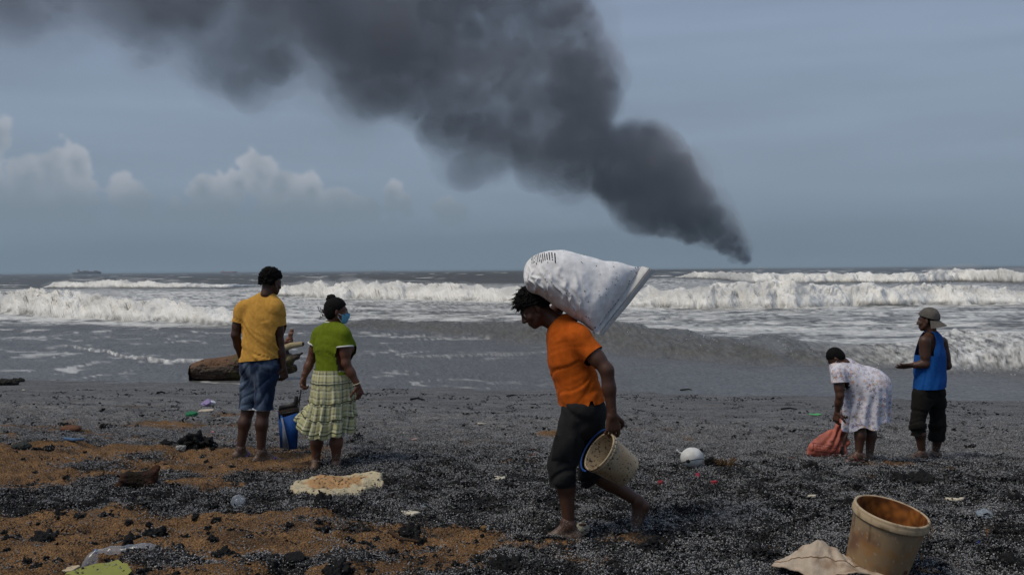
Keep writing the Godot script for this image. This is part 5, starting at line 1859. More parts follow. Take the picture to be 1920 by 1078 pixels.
func white_sack() -> void:
	var foot := on_ground(1062, 1006)
	sack_d = pix(foot).z + 0.0
	sack_root = W(1090, 600, sack_d)
	var t := thing("sack", "full white woven sack speckled with pellets carried on the stooping person's shoulders", "sack", sack_root)
	var rows := 110; var cols := 120
	var v := PackedVector3Array()
	for r in rows:
		for q in cols: v.append(sack_point(float(r) / (rows - 1), TAU * q / cols))
	var m := cloth(lin(0.80, 0.80, 0.81), 0.7, 0.10)
	put("sack_body", grid_mesh(v, PackedColorArray(), rows, cols, PackedVector2Array(), true), m, t)
	# the sewn mouth: a stiff flap past the seam
	var fv := PackedVector3Array()
	var a := W(1204, 499, sack_d + 0.06) - sack_root
	var b := W(1113, 622, sack_d - 0.11) - sack_root
	for r in 9:
		for q in 40:
			var f := q / 39.0
			var p := a.lerp(b, f)
			var wave := 0.020 * sin(f * 8.0 + 0.5) + 0.008 * sin(f * 21.0)
			var o := r / 8.0
			fv.append(p + Vector3(0.085, -0.030 - 0.012 * f, 0.0) * o * (1.0 - 0.35 * f) + Vector3(-0.02, 0.01, 0.07) * wave * 10.0 * (0.4 + 0.6 * o) * 0.5 + Vector3(0, 0, 0.035 * sin(o * PI)))
	var fm := cloth(lin(0.62, 0.62, 0.61), 0.75, 0.12)
	put("seam_flap", grid_mesh(fv, PackedColorArray(), 9, 40), fm, t)
	put("seam_cord", tube(range(20).map(func(i): return fv[4 * 40 + i * 2] + Vector3(0, 0, 0.008)), range(20).map(func(_i): return 0.0035), 5), mat(lin(0.25, 0.25, 0.24), 0.9), t)
	put("loose_thread", tube([b, b + Vector3(0.006, -0.03, 0.01), b + Vector3(0.002, -0.07, 0.012), b + Vector3(0.012, -0.10, 0.01)], [0.007, 0.004, 0.0025, 0.0015], 5), mat(lin(0.6, 0.6, 0.6), 0.8), t)
	# a printed block of small illegible lines near the closed end
	var pv := PackedVector3Array(); var pn := PackedVector3Array(); var pi := PackedInt32Array()
	rng.seed = 3
	for line in 13:
		var u := 0.255 + line * 0.0155
		var s := 0.0
		while s < 0.36:
			var l := rng.randf_range(0.012, 0.045)
			if rng.randf() < 0.86:
				for corner in [[u, s], [u + 0.0062, s], [u + 0.0062, s + l], [u, s + l]]:
					var th: float = 0.72 + corner[1] * 1.5 + (0.08 if line % 3 == 0 else 0.0)
					var p := sack_point(corner[0], th)
					pv.append(p + Vector3(0, 0.25, 0.97) * 0.0025 + Vector3(0, 0.0012, 0)); pn.append(Vector3(0, 0.5, 0.86))
				var k := pv.size() - 4
				for e in [0, 2, 1, 0, 3, 2]: pi.append(k + e)
			s += l + 0.009
	put("printed_text", arrays(pv, pn, pi), mat(lin(0.05, 0.05, 0.055), 0.8), t).set_meta("label", "block of small dark printed lines")
	# pellets and soot sticking to the cloth
	var sm := SphereMesh.new(); sm.radius = 0.0032; sm.height = 0.005; sm.radial_segments = 6; sm.rings = 3
	var spots := []
	for i in 240:
		var u := 1.0 - 0.52 * pow(rng.randf(), 1.5)
		var th := rng.randf_range(0.1, 2.9)
		if n1.get_noise_2d(u * 7.0, th * 2.5 + 4.0) < 0.16: continue
		spots.append(Transform3D(Basis.from_scale(Vector3.ONE * rng.randf_range(0.5, 1.5)), sack_point(u, th) + Vector3(0, 0.001, 0.001)))
	var mm := MultiMesh.new(); mm.transform_format = MultiMesh.TRANSFORM_3D; mm.mesh = sm; mm.instance_count = spots.size()
	for i in spots.size(): mm.set_instance_transform(i, spots[i])
	var mi := MultiMeshInstance3D.new(); mi.name = "stuck_specks"; mi.multimesh = mm; mi.material_override = mat(lin(0.03, 0.03, 0.03), 0.8)
	mi.set_meta("kind", "stuff")
	t.add_child(mi)

func axis_basis(up: Vector3) -> Basis:
	var y := up.normalized()
	var x := y.cross(Vector3(0.1, 0.2, 1.0)).normalized()
	return Basis(x, y, x.cross(y))

func held_bucket() -> void:
	var d := pix(on_ground(1062, 1006)).z - 0.26
	var mouth := W(1123, 846, d)
	var base := W(1177, 884, d + 0.07)
	var up := (mouth - base).normalized()
	var B := axis_basis(up)
	var h := (mouth - base).length()
	var t := thing("bucket", "dirty cream plastic bucket speckled with soot held sideways by the stooping person", "bucket", base)
	var m := mat(Color.WHITE, 0.5, 0.4)
	m.vertex_color_use_as_albedo = true
	m.backlight_enabled = true
	m.backlight = Color(0.25, 0.22, 0.16)
	var tint := func(r: float, y: float, th: float, inner: int) -> Color:
		var p := Vector3(cos(th) * r, y, sin(th) * r)
		var c := Color(0.40, 0.315, 0.205) * (0.85 + 0.3 * n1.get_noise_3dv(p * 8.0))
		c = c.lerp(Color(0.26, 0.17, 0.09), smoothstep(0.0, 0.5, n1.get_noise_3dv(p * 5.0 + Vector3(4, 4, 4))) * 0.6)
		var soot := n2.get_noise_3dv(p * 55.0) + 0.45 * n2.get_noise_3dv(p * 120.0)
		if soot > 0.62 - 0.30 * n1.get_noise_3dv(p * 9.0 + Vector3(1, 7, 3)) - 0.15 * smoothstep(0.4, 1.0, y / h): c = Color(0.03, 0.028, 0.025)
		return c
	var r0 := 0.100; var r1 := 0.122
	var prof := [[0.001, 0.0, 0], [r0 * 0.6, 0.0, 0], [r0 - 0.006, 0.0, 0], [r0, 0.006, 0]]
	for i in 60: prof.append([lerpf(r0, r1, i / 59.0), lerpf(0.006, h - 0.03, i / 59.0), 0])
	prof.append_array([[r1 + 0.006, h - 0.03, 0], [r1 + 0.007, h - 0.02, 0], [r1 + 0.002, h - 0.016, 0], [r1 + 0.003, h - 0.012, 0], [r1 + 0.007, h - 0.008, 0], [r1 + 0.006, h - 0.001, 0], [r1, h, 1], [r1 - 0.004, h - 0.002, 1]])
	for i in 40: prof.append([lerpf(r1 - 0.004, r0 - 0.004, i / 39.0), lerpf(h - 0.004, 0.008, i / 39.0), 1])
	prof.append([0.001, 0.008, 1])
	put("shell", lathe(prof, 150, B, tint), m, t)
	put("handle", tube(range(15).map(func(i): return B * Vector3(cos(PI * i / 14.0) * (r1 + 0.006), h - 0.02 - sin(PI * i / 14.0) * 0.055, -sin(PI * i / 14.0) * (r1 + 0.012))), range(15).map(func(_i): return 0.0022), 6), mat(lin(0.3, 0.3, 0.3), 0.4), t)
	# a blue hoop, the rim of a broken bucket, held against the mouth
	var bc := mouth + up * 0.012
	var b2 := thing("plastic_hoop", "curved blue plastic rim piece held behind the mouth of the cream bucket", "bucket rim", bc)
	var R := 0.143
	var away := (W(1000, 770, d) - bc); away = (away - up * away.dot(up)).normalized()
	var side := up.cross(away)
	var path := []; var rad := []
	for i in 33:
		var th := lerpf(-1.5, 1.6, i / 32.0)
		path.append((away * cos(th) + side * sin(th)) * R); rad.append(0.0055)
	put("hoop", tube(path, rad, 8), mat(lin(0.012, 0.050, 0.20), 0.4, 0.45), b2)

func panel(a: Vector3, b: Vector3, c: Vector3, e: Vector3, thick: float) -> ArrayMesh:
	# a flat board with corners a b c e and a little thickness
	var n := (b - a).cross(e - a).normalized() * thick * 0.5
	var st := SurfaceTool.new()
	st.begin(Mesh.PRIMITIVE_TRIANGLES)
	var f := [a + n, b + n, c + n, e + n]; var k := [a - n, b - n, c - n, e - n]
	for tri in [[f[0], f[2], f[1]], [f[0], f[3], f[2]], [k[0], k[1], k[2]], [k[0], k[2], k[3]]]:
		for p in tri: st.add_vertex(p)
	for i in 4:
		var j := (i + 1) % 4
		for p in [f[i], f[j], k[j], f[i], k[j], k[i]]: st.add_vertex(p)
	st.generate_normals()
	return st.commit()

func blue_tote() -> void:
	var d := pix(on_ground(610, 878)).z + 0.10
	var c := W(541, 843, d)
	var t := thing("shopping_bag", "folded blue plastic bag with grey edge and black basket hanging from the woman's hand", "bag", c)
	var P := func(px: float, py: float, dz: float) -> Vector3: return W(px, py, d + dz) - c
	var bm := cloth(lin(0.018, 0.075, 0.27), 0.55, 0.25)
	var gm := cloth(lin(0.20, 0.22, 0.27), 0.7, 0.1)
	put("front_panel", panel(P.call(527, 784, -0.05), P.call(558, 774, -0.02), P.call(556, 842, 0.0), P.call(540, 843, -0.03), 0.008), bm, t)
	put("side_panel", panel(P.call(521, 772, 0.02), P.call(533, 786, -0.02), P.call(540, 842, 0.0), P.call(525, 840, 0.04), 0.006), bm, t)
	put("back_panel", panel(P.call(522, 768, 0.06), P.call(559, 768, 0.05), P.call(557, 838, 0.06), P.call(527, 840, 0.06), 0.006), bm, t)
	put("edge_strip", panel(P.call(526, 784, -0.056), P.call(529.5, 784, -0.056), P.call(542, 842, -0.038), P.call(539, 843, -0.038), 0.010), gm, t)
	put("inner_lining", panel(P.call(529, 795, -0.012), P.call(533, 795, -0.012), P.call(539, 841, 0.0), P.call(529, 841, 0.0), 0.005), gm, t)
	# a black slotted basket sticks out of the top
	var km := mat(lin(0.012, 0.011, 0.012), 0.6, 0.4)
	var bk := put("basket", panel(P.call(523, 761, 0.01), P.call(558, 754, 0.01), P.call(558, 763, 0.01), P.call(522, 770, 0.01), 0.012), km, t)
	for i in 9:
		var f := i / 8.0
		put("basket_bar", panel(P.call(522 + 35 * f - 0.8, 767 - 7 * f, 0.01), P.call(522 + 35 * f + 0.8, 767 - 7 * f, 0.01), P.call(523 + 34 * f + 0.8, 786 - 10 * f, 0.01), P.call(523 + 34 * f - 0.8, 786 - 10 * f, 0.01), 0.010), km, bk)
	put("basket_rim", panel(P.call(522, 776, 0.006), P.call(558, 769, 0.006), P.call(558, 772, 0.006), P.call(522, 779, 0.006), 0.012), km, bk)
	put("basket_back", panel(P.call(523, 764, 0.05), P.call(558, 757, 0.05), P.call(558, 790, 0.05), P.call(522, 792, 0.05), 0.006), mat(lin(0.035, 0.022, 0.018), 0.8), bk)
	put("grip", tube([P.call(553.5, 760, 0.01), P.call(555.5, 743, 0.01)], [0.019, 0.017], 8), km, t)
	put("cord", tube([P.call(559, 772, 0.0), P.call(561, 752, 0.0), P.call(564, 731, 0.0), P.call(562, 742, -0.01), P.call(557, 760, -0.01)], [0.005, 0.005, 0.005, 0.005, 0.005], 6), km, t)

func pink_sack() -> void:
	var foot := on_ground(1552, 859)
	var d := pix(foot).z - 0.02
	var t := thing("sack", "half full pink plastic sack with faded print, its neck gathered in the bending woman's hands", "sack", foot)
	var P := func(px: float, py: float, dz: float) -> Vector3: return W(px, py, d + dz) - foot
	var b := Blob.new(P.call(1506, 862, -0.15), P.call(1596, 780, 0.15).max(P.call(1596, 780, -0.15)) + Vector3(0, 0, 0.35), 0.008)
	b = Blob.new(Vector3(-0.32, -0.05, -0.25), Vector3(0.30, 0.52, 0.25), 0.008)
	b.lump(P.call(1551, 841, 0.0), Vector3(0.185, 0.085, 0.10), Basis(Vector3(0, 0, 1), -0.10), 0.05)
	b.bone(P.call(1518, 850, 0.0), P.call(1560, 846, -0.02), 0.026, 0.05, 0.06)
	b.bone(P.call(1584, 853, -0.04), P.call(1560, 835, 0.0), 0.030, 0.07, 0.06)
	b.bone(P.call(1556, 828, 0.0), P.call(1574, 804, -0.03), 0.10, 0.040, 0.08)
	b.bone(P.call(1573, 806, -0.03), P.call(1581, 786, -0.06), 0.034, 0.028, 0.03)
	b.bone(P.call(1581, 788, -0.06), P.call(1588, 776, -0.04), 0.026, 0.042, 0.03)
	b.bone(P.call(1588, 830, -0.02), P.call(1582, 796, -0.04), 0.034, 0.018, 0.04)
	var neck: Vector3 = P.call(1581, 788, -0.06)
	var md := push(b.surface(), func(p: Vector3) -> float:
		var a := atan2(p.z - neck.z, p.x - neck.x) + (p.y - neck.y) * 1.2
		var up := smoothstep(0.02, 0.30, p.y)
		return up * 0.012 * sin((p.x - p.y * 0.75) * 75.0 + 3.0 * n2.get_noise_3dv(p * 5.0)) + 0.008 * n1.get_noise_3dv(p * 9.0))
	var o: Vector3 = P.call(1545, 838, 0.0)
	var tint := func(p: Vector3) -> Color:
		var c := Color(0.46, 0.135, 0.095) * (0.85 + 0.35 * n1.get_noise_3dv(p * 4.0))
		var q := p - o
		if q.z > -0.03:
			var x := q.x - q.y * 0.18; var y := q.y + q.x * 0.10
			var frame_ := (absf(absf(x + 0.005) - 0.115) < 0.005 and absf(y) < 0.036) or (absf(absf(y) - 0.036) < 0.0045 and absf(x + 0.005) < 0.118)
			var words := absf(y - 0.014) < 0.009 and absf(x) < 0.10 and n2.get_noise_2d(x * 90.0, y * 90.0) > -0.1
			words = words or (absf(y + 0.014) < 0.007 and absf(x) < 0.09 and n2.get_noise_2d(x * 110.0, y * 60.0 + 9.0) > 0.0)
			words = words or (absf(y - 0.075) < 0.013 and absf(x - 0.035) < 0.022 and n2.get_noise_2d(x * 80.0, y * 160.0) > -0.2)
			if frame_ or words: c = Color(0.13, 0.03, 0.025)
			if x > 0.135 and x < 0.19 and absf(y + 0.005) < 0.04: c = Color(0.055, 0.035, 0.03)
			if x > 0.16 and x < 0.20 and y > 0.045 and y < 0.17: c = c.lerp(Color(0.09, 0.07, 0.055), 0.9)
		return c
	var m := mat(Color.WHITE, 0.55, 0.35)
	m.vertex_color_use_as_albedo = true
	bumpy(m, M.weave, 0.15, 7.0)
	lay("sack_body", md, m, t, tint)

func driftwood_log() -> void:
	var foot := on_ground(420, 716)
	var d := pix(foot).z + 0.25
	var t := thing("driftwood_log", "big wet driftwood log with broken root stubs at the water's edge behind the yellow shirt", "log", foot)
	var P := func(px: float, py: float, dz: float) -> Vector3: return W(px, py, d + dz) - foot
	var b := Blob.new(P.call(345, 725, 0.0) - Vector3(0, 0.1, 0.7), P.call(575, 610, 0.0) + Vector3(0, 0, 0.6), 0.025)
	b.bone(P.call(372, 697, 0.0), P.call(440, 694, 0.0), 0.24, 0.28, 0.1)
	b.bone(P.call(430, 692, 0.0), P.call(528, 676, 0.05), 0.28, 0.27, 0.12)
	b.bone(P.call(385, 684, -0.02), P.call(470, 676, 0.02), 0.12, 0.15, 0.12)
	b.bone(P.call(520, 668, 0.0), P.call(541, 640, -0.05), 0.15, 0.07, 0.1)
	b.bone(P.call(541, 640, -0.05), P.call(547, 620, -0.05), 0.075, 0.055, 0.05)
	b.bone(P.call(530, 680, -0.1), P.call(556, 668, -0.1), 0.14, 0.07, 0.1)
	b.bone(P.call(554, 669, -0.1), P.call(566, 663, -0.1), 0.06, 0.03, 0.05)
	b.bone(P.call(535, 692, 0.0), P.call(552, 690, -0.1), 0.15, 0.08, 0.1)
	var end: Vector3 = P.call(356, 700, 0.0)
	var md := clip(b.surface(), func(p: Vector3) -> float: return (p - end).dot(Vector3(1, 0.06, 0.1).normalized()))
	md = push(md, func(p: Vector3) -> float: return 0.045 * n1.get_noise_3d(p.x * 1.5, p.y * 5.0, p.z * 5.0) + 0.015 * n2.get_noise_3d(p.x * 3.0, p.y * 18.0, p.z * 18.0))
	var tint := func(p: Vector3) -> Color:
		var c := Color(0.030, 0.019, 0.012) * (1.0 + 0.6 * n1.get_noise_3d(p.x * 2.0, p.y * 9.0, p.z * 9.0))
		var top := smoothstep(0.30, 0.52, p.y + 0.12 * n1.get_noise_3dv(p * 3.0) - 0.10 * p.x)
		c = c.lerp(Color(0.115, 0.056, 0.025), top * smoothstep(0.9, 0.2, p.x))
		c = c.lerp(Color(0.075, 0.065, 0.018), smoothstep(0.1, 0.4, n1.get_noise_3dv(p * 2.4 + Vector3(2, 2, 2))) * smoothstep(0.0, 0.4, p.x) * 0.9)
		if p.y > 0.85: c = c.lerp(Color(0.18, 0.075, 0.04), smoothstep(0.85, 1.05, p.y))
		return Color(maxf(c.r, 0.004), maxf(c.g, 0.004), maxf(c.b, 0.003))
	var m := mat(Color.WHITE, 0.6, 0.4)
	m.vertex_color_use_as_albedo = true
	bumpy(m, M.lumps, 4.0, 1.4)
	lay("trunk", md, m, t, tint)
	var face := PackedVector3Array()
	for r in 6:
		for q in 28:
			var th := -TAU * q / 28.0
			face.append(end + Vector3(0.02, -0.03, 0) + Vector3(-0.06 * sin(th) * 0.2, sin(th) * 0.235, cos(th) * 0.235) * r / 5.0 + Vector3(0.012 * n2.get_noise_2d(r * 3.0, q), 0, 0))
	put("cut_end", grid_mesh(face, PackedColorArray(), 6, 28, PackedVector2Array(), true), mat(lin(0.045, 0.028, 0.018), 0.8), t)
	var bark := mat(lin(0.33, 0.27, 0.16), 0.85)
	bumpy(bark, M.lumps, 1.5, 4.0)
	put("branch_stub", tube([P.call(528, 655, -0.08), P.call(545, 648, -0.12), P.call(567, 645, -0.16)], [0.085, 0.080, 0.062], 10), bark, t).set_meta("label", "pale broken branch stub")
	put("hollow_tip", tube([P.call(567, 645, -0.158), P.call(568.5, 644.5, -0.166)], [0.045, 0.040], 10), mat(lin(0.03, 0.02, 0.015), 0.9), t)

func standing_bucket() -> void:
	var up := Vector3(0.19, 0.96, 0.18).normalized()
	var B := axis_basis(up)
	var d := 5.22
	var mouth := W(1674, 957, d)
	var h := 0.46
	var base := mouth - up * h
	var t := thing("bucket", "large stained tan bucket with thick cream rim and rusty inside, leaning in the near sand", "bucket", base)
	var m := mat(Color.WHITE, 0.6, 0.35)
	m.vertex_color_use_as_albedo = true
	bumpy(m, M.weave, 0.06, 6.0)
	var tint := func(r: float, y: float, th: float, inner: int) -> Color:
		var p := Vector3(cos(th) * r, y, sin(th) * r)
		var a := n1.get_noise_3dv(p * 5.0)
		if inner == 1:
			return Color(0.20, 0.070, 0.014).lerp(Color(0.085, 0.028, 0.008), smoothstep(-0.3, 0.4, n1.get_noise_3dv(p * 9.0))) * (1.0 + 0.5 * n2.get_noise_3dv(p * 26.0))
		if inner == 2:
			return Color(0.40, 0.31, 0.20).lerp(Color(0.17, 0.12, 0.07), smoothstep(0.0, 0.5, n1.get_noise_3dv(p * 16.0)))
		var c := Color(0.26, 0.175, 0.098).lerp(Color(0.150, 0.082, 0.050), smoothstep(-0.1, 0.5, a))
		c = c.lerp(Color(0.25, 0.20, 0.135), smoothstep(0.55, 0.95, y / h) * 0.6)
		c = c.lerp(Color(0.30, 0.15, 0.05), smoothstep(0.1, 0.5, n1.get_noise_3dv(p * 7.0 + Vector3(9, 1, 3))) * 0.6)
		c = c.lerp(Color(0.07, 0.045, 0.028), smoothstep(0.25, 0.6, n1.get_noise_3d(p.x * 14.0, p.y * 4.0, p.z * 14.0)) * 0.7)
		# scratches
		var s := n2.get_noise_3d(th * 55.0 + y * 30.0, y * 6.0, 4.0)
		if s > 0.72: c = c.lerp(Color(0.36, 0.29, 0.22), 0.7)
		return c
	var r0 := 0.147; var r1 := 0.184
	var prof := [[0.001, 0.0, 0], [r0 - 0.01, 0.0, 0], [r0, 0.01, 0]]
	for i in 50: prof.append([lerpf(r0, r1, i / 49.0), lerpf(0.012, h - 0.05, i / 49.0), 0])
	prof.append_array([[r1 + 0.009, h - 0.050, 2], [r1 + 0.013, h - 0.044, 2], [r1 + 0.013, h - 0.022, 2], [r1 + 0.008, h - 0.017, 2], [r1 + 0.011, h - 0.010, 2], [r1 + 0.009, h - 0.002, 2], [r1 + 0.003, h, 2], [r1 - 0.003, h - 0.002, 2], [r1 - 0.005, h - 0.006, 1]])
	for i in 40: prof.append([lerpf(r1 - 0.006, r0 - 0.006, i / 39.0), lerpf(h - 0.012, 0.02, i / 39.0), 1])
	prof.append([0.001, 0.02, 1])
	put("shell", lathe(prof, 160, B, tint), m, t)
	put("wire", tube([B * Vector3(0.15, h + 0.004, 0.10), B * Vector3(0.17, h - 0.02, 0.135), B * Vector3(0.145, h - 0.06, 0.155)], [0.003, 0.003, 0.003], 6), mat(lin(0.12, 0.08, 0.05), 0.6), t)
	var tm := TextMesh.new()
	var sf := SystemFont.new(); sf.font_names = PackedStringArray(["Droid Sans"])
	tm.font = sf; tm.text = "OI"; tm.font_size = 16; tm.pixel_size = 0.0016; tm.depth = 0.002
	var lt := put("printed_text", tm, mat(lin(0.10, 0.02, 0.02), 0.8), t)
	var th := -1.02
	var rr := 0.164
	var out_ := B * Vector3(cos(-th), 0, sin(-th))
	lt.transform = Transform3D(Basis(up.cross(out_), up, out_), B * Vector3(cos(-th) * (rr + 0.003), 0.19, sin(-th) * (rr + 0.003)))
	# empty sack slumped against it and a purple carton under the sack
	var sd := 5.31
	var so := W(1548, 1060, sd)
	so.y = ground(so.x, so.z)
	var s := thing("empty_sack", "empty dirty beige sack slumped on the sand beside the large tan bucket", "sack", so)
	var v := PackedVector3Array(); var cc := PackedColorArray()
	var rows := 44; var cols := 90
	for r in rows:
		for q in cols:
			# one sheet of cloth humped over a fold; its front hem hangs clear of the sand
			var u := float(q) / (cols - 1); var w := float(r) / (rows - 1)
			var wide := 0.16 + 0.84 * pow(sin(PI * clampf(u * 0.90 + 0.06, 0.0, 1.0)), 0.6)
			var ridge := 0.060 + 0.130 * exp(-pow((u - 0.40) / 0.30, 2.0)) + 0.045 * exp(-pow((u - 0.86) / 0.10, 2.0))
			var top := 0.42 + 0.06 * sin(u * 6.0)
			var hem_y := 0.045 + 0.25 * ridge * (0.5 + 0.5 * sin(u * 11.0 + 0.6))
			var y := ridge - (ridge - hem_y) * pow((w - top) / (1.0 - top), 1.25) if w > top else ridge - (ridge - 0.006) * pow((top - w) / top, 1.5)
			var fan := (u - 0.42) / (0.35 + w)
			y += 0.024 * absf(n2.get_noise_2d(fan * 5.0, w * 0.8)) * smoothstep(0.1, 0.5, w) + 0.005 * n1.get_noise_2d(u * 18.0, w * 9.0)
			var x := lerpf(-0.285, 0.295, u) + 0.02 * sin(w * 4.0 + u * 3.0)
			var z := lerpf(-0.12, 0.15, w) * wide + 0.10 * u + 0.012 * sin(u * 23.0) * w
			var p := Vector3(x, y, z)
			v.append(p)
			cc.append(Color(0.47, 0.385, 0.30).lerp(Color(0.27, 0.175, 0.11), smoothstep(0.0, 0.5, n1.get_noise_3dv(p * 7.0)) * 0.8))
	var bm := cloth(Color.WHITE, 0.85, 0.15)
	bm.vertex_color_use_as_albedo = true
	put("sack_cloth", grid_mesh(v, cc, rows, cols), bm, s)
	for line in [[rows - 1, 0.006, lin(0.40, 0.31, 0.23)], [int(rows * 0.74), 0.0028, lin(0.20, 0.12, 0.07)]]:
		var path := []; var rad := []
		for q in cols:
			path.append(v[line[0] * cols + q] + Vector3(0, 0.001, 0)); rad.append(line[1])
		put("hem_seam", tube(path, rad, 6), mat(line[2], 0.9), s)
	var v2 := PackedVector3Array(); var c2 := PackedColorArray()
	for r in 12:
		for q in 30:
			var u := q / 29.0; var w := r / 11.0
			v2.append(Vector3(lerpf(-0.25, 0.27, u), 0.008 + 0.006 * n1.get_noise_2d(u * 8.0, w * 4.0), lerpf(-0.08, 0.17, w) * (0.4 + 0.6 * sin(PI * u)) + 0.10 * u))
			c2.append(Color(0.36, 0.29, 0.22))
	put("under_layer", grid_mesh(v2, c2, 12, 30), bm, s)
	put("loose_string", tube([Vector3(-0.02, 0.05, 0.14), Vector3(0.0, 0.01, 0.19), Vector3(0.015, 0.0, 0.23)], [0.002, 0.002, 0.002], 5), mat(lin(0.5, 0.45, 0.4), 0.9), s)
	var po := on_ground(1562, 1094)
	var pc := thing("purple_carton", "crushed purple carton sticking out from under the empty beige sack", "carton", po)
	var pm := mat(lin(0.055, 0.035, 0.16), 0.55, 0.4)
	put("flap", panel(Vector3(-0.13, 0.035, 0.10), Vector3(0.03, 0.030, 0.10), Vector3(0.05, 0.055, -0.03), Vector3(-0.11, 0.045, -0.03), 0.006), pm, pc)
	put("side", panel(Vector3(0.02, 0.02, 0.10), Vector3(0.15, 0.005, 0.08), Vector3(0.08, 0.075, -0.03), Vector3(0.04, 0.072, -0.03), 0.006), pm, pc)

func foam_slab() -> void:
	var p := on_ground(635, 918)
	var s := pix(p).z / F
	var v := PackedVector3Array(); var c := PackedColorArray()
	var n := 96
	var rows := 34
	for r in rows:
		for i in n:
			var th := -TAU * i / n
			var edge := 1.0 + 0.05 * n1.get_noise_2d(cos(th) * 2.0, sin(th) * 2.0 + 5.0) + 0.05 * n2.get_noise_2d(cos(th) * 6.0, sin(th) * 6.0) - 0.06 * smoothstep(0.7, 1.0, cos(th + 0.3))
			var f := minf(1.0, r / (rows - 4.0))
			var y := 0.028 * sqrt(maxf(0.0, 1.0 - pow(f, 6.0))) 
			if r >= rows - 4: y = -0.02 * (r - rows + 4)
			var x := cos(th) * 85.0 * s * edge * f; var z := sin(th) * 0.40 * edge * f - 0.10 * cos(th) * f
			y += 0.008 * n1.get_noise_2d(x * 9.0, z * 9.0) + 0.012 + 0.02 * f
			v.append(Vector3(x, y + ground(p.x + x, p.z + z) - p.y, z))
			var cream := Color(0.50, 0.43, 0.29) * (0.9 + 0.2 * n1.get_noise_2d(x * 12.0, z * 12.0))
			var brown := smoothstep(-0.05, 0.12, 0.66 - f + 0.26 * sin(-th) * f - 0.14 * cos(th) * f + 0.12 * n1.get_noise_2d(x * 6.0, z * 6.0))
			var k := cream.lerp(Color(0.36, 0.20, 0.085), brown * 0.85)
			if n2.get_noise_2d(x * 36.0, z * 36.0) > 0.76 - 0.16 * brown: k = Color(0.03, 0.025, 0.02)
			c.append(k)
	var m := mat(Color.WHITE, 0.95, 0.2)
	m.vertex_color_use_as_albedo = true
	bumpy(m, M.lumps, 0.8, 5.0)
	var o := put("foam_slab", grid_mesh(v, c, rows, n, PackedVector2Array(), true), m, self, p)
	tag(o, "wide flat cream foam slab with scorched tan top lying in the pellets", "foam slab")

func white_float() -> void:
	var p := on_ground(1301, 882)
	var s := pix(p).z / F
	var R := 21.5 * s
	var t := thing("fishing_float", "white plastic float with a dark seam and a round black hole lying on pellets", "float", p + Vector3(0, R * 0.36, 0))
	var B := Basis(Vector3(0, 0, 1), 0.16) * Basis(Vector3.RIGHT, -0.30)
	var prof := []
	for i in 41:
		var a := -PI / 2.0 + PI * i / 40.0
		var y := sin(a) * R * 0.88
		var r := cos(a) * R
		if absf(y + R * 0.30) < R * 0.028: r -= R * 0.05
		prof.append([maxf(r, 0.0005), y + R * 0.76])
	var m := mat(lin(0.60, 0.60, 0.58), 0.6, 0.35)
	m.albedo_texture = M.stain
	m.uv1_triplanar = true; m.uv1_scale = Vector3.ONE * 5.0
	put("shell", lathe(prof, 48, B, null), m, t)
	var seam := []; var sr := []
	for i in 41:
		var th := TAU * i / 40.0
		seam.append(B * Vector3(cos(th) * R * 0.935, R * 0.46, sin(th) * R * 0.935)); sr.append(0.0035)
	put("seam", tube(seam, sr, 5, false), mat(lin(0.02, 0.02, 0.02), 0.9), t)
	var hb := B * Vector3(-0.50, 0, 0.80).normalized()
	var hp := hb * R * 0.93 + B * Vector3(0, R * 0.44, 0)
	put("hole", tube([hp - hb * 0.01, hp + hb * 0.004], [R * 0.17, R * 0.17], 16), mat(lin(0.008, 0.008, 0.008), 0.9), t)
	put("nub", tube([B * Vector3(-R * 0.75, R * 1.22, 0.0), B * Vector3(-R * 1.05, R * 1.45, 0.0), B * Vector3(-R * 1.15, R * 1.62, 0.01)], [0.010, 0.007, 0.009], 7), m, t)

const WHERE := ["in the wash right of the orange shirt", "afloat in the dark wave's foot right of the sack", "in the wash just left of the orange shirt", "farther out left of the orange shirt", "in the middle of the wash right of the masked woman", "on the pellets right of the orange shirt's hem", "nearest the waterline left of the pink sack", "touching the back of the orange shirt", "left of the orange shirt's hem", "level with the driftwood roots, right of the green shirt", "left of and above the bright green strip", "at the far right past the blue tank top", "below another stick left of the dark shorts", "on the pellets midway between skirt and dark shorts", "just left of the masked woman's hip", "on the pellets left of the log's cut end", "in the wash left of the bending woman's back", "in the wash farthest left of the bending woman"]

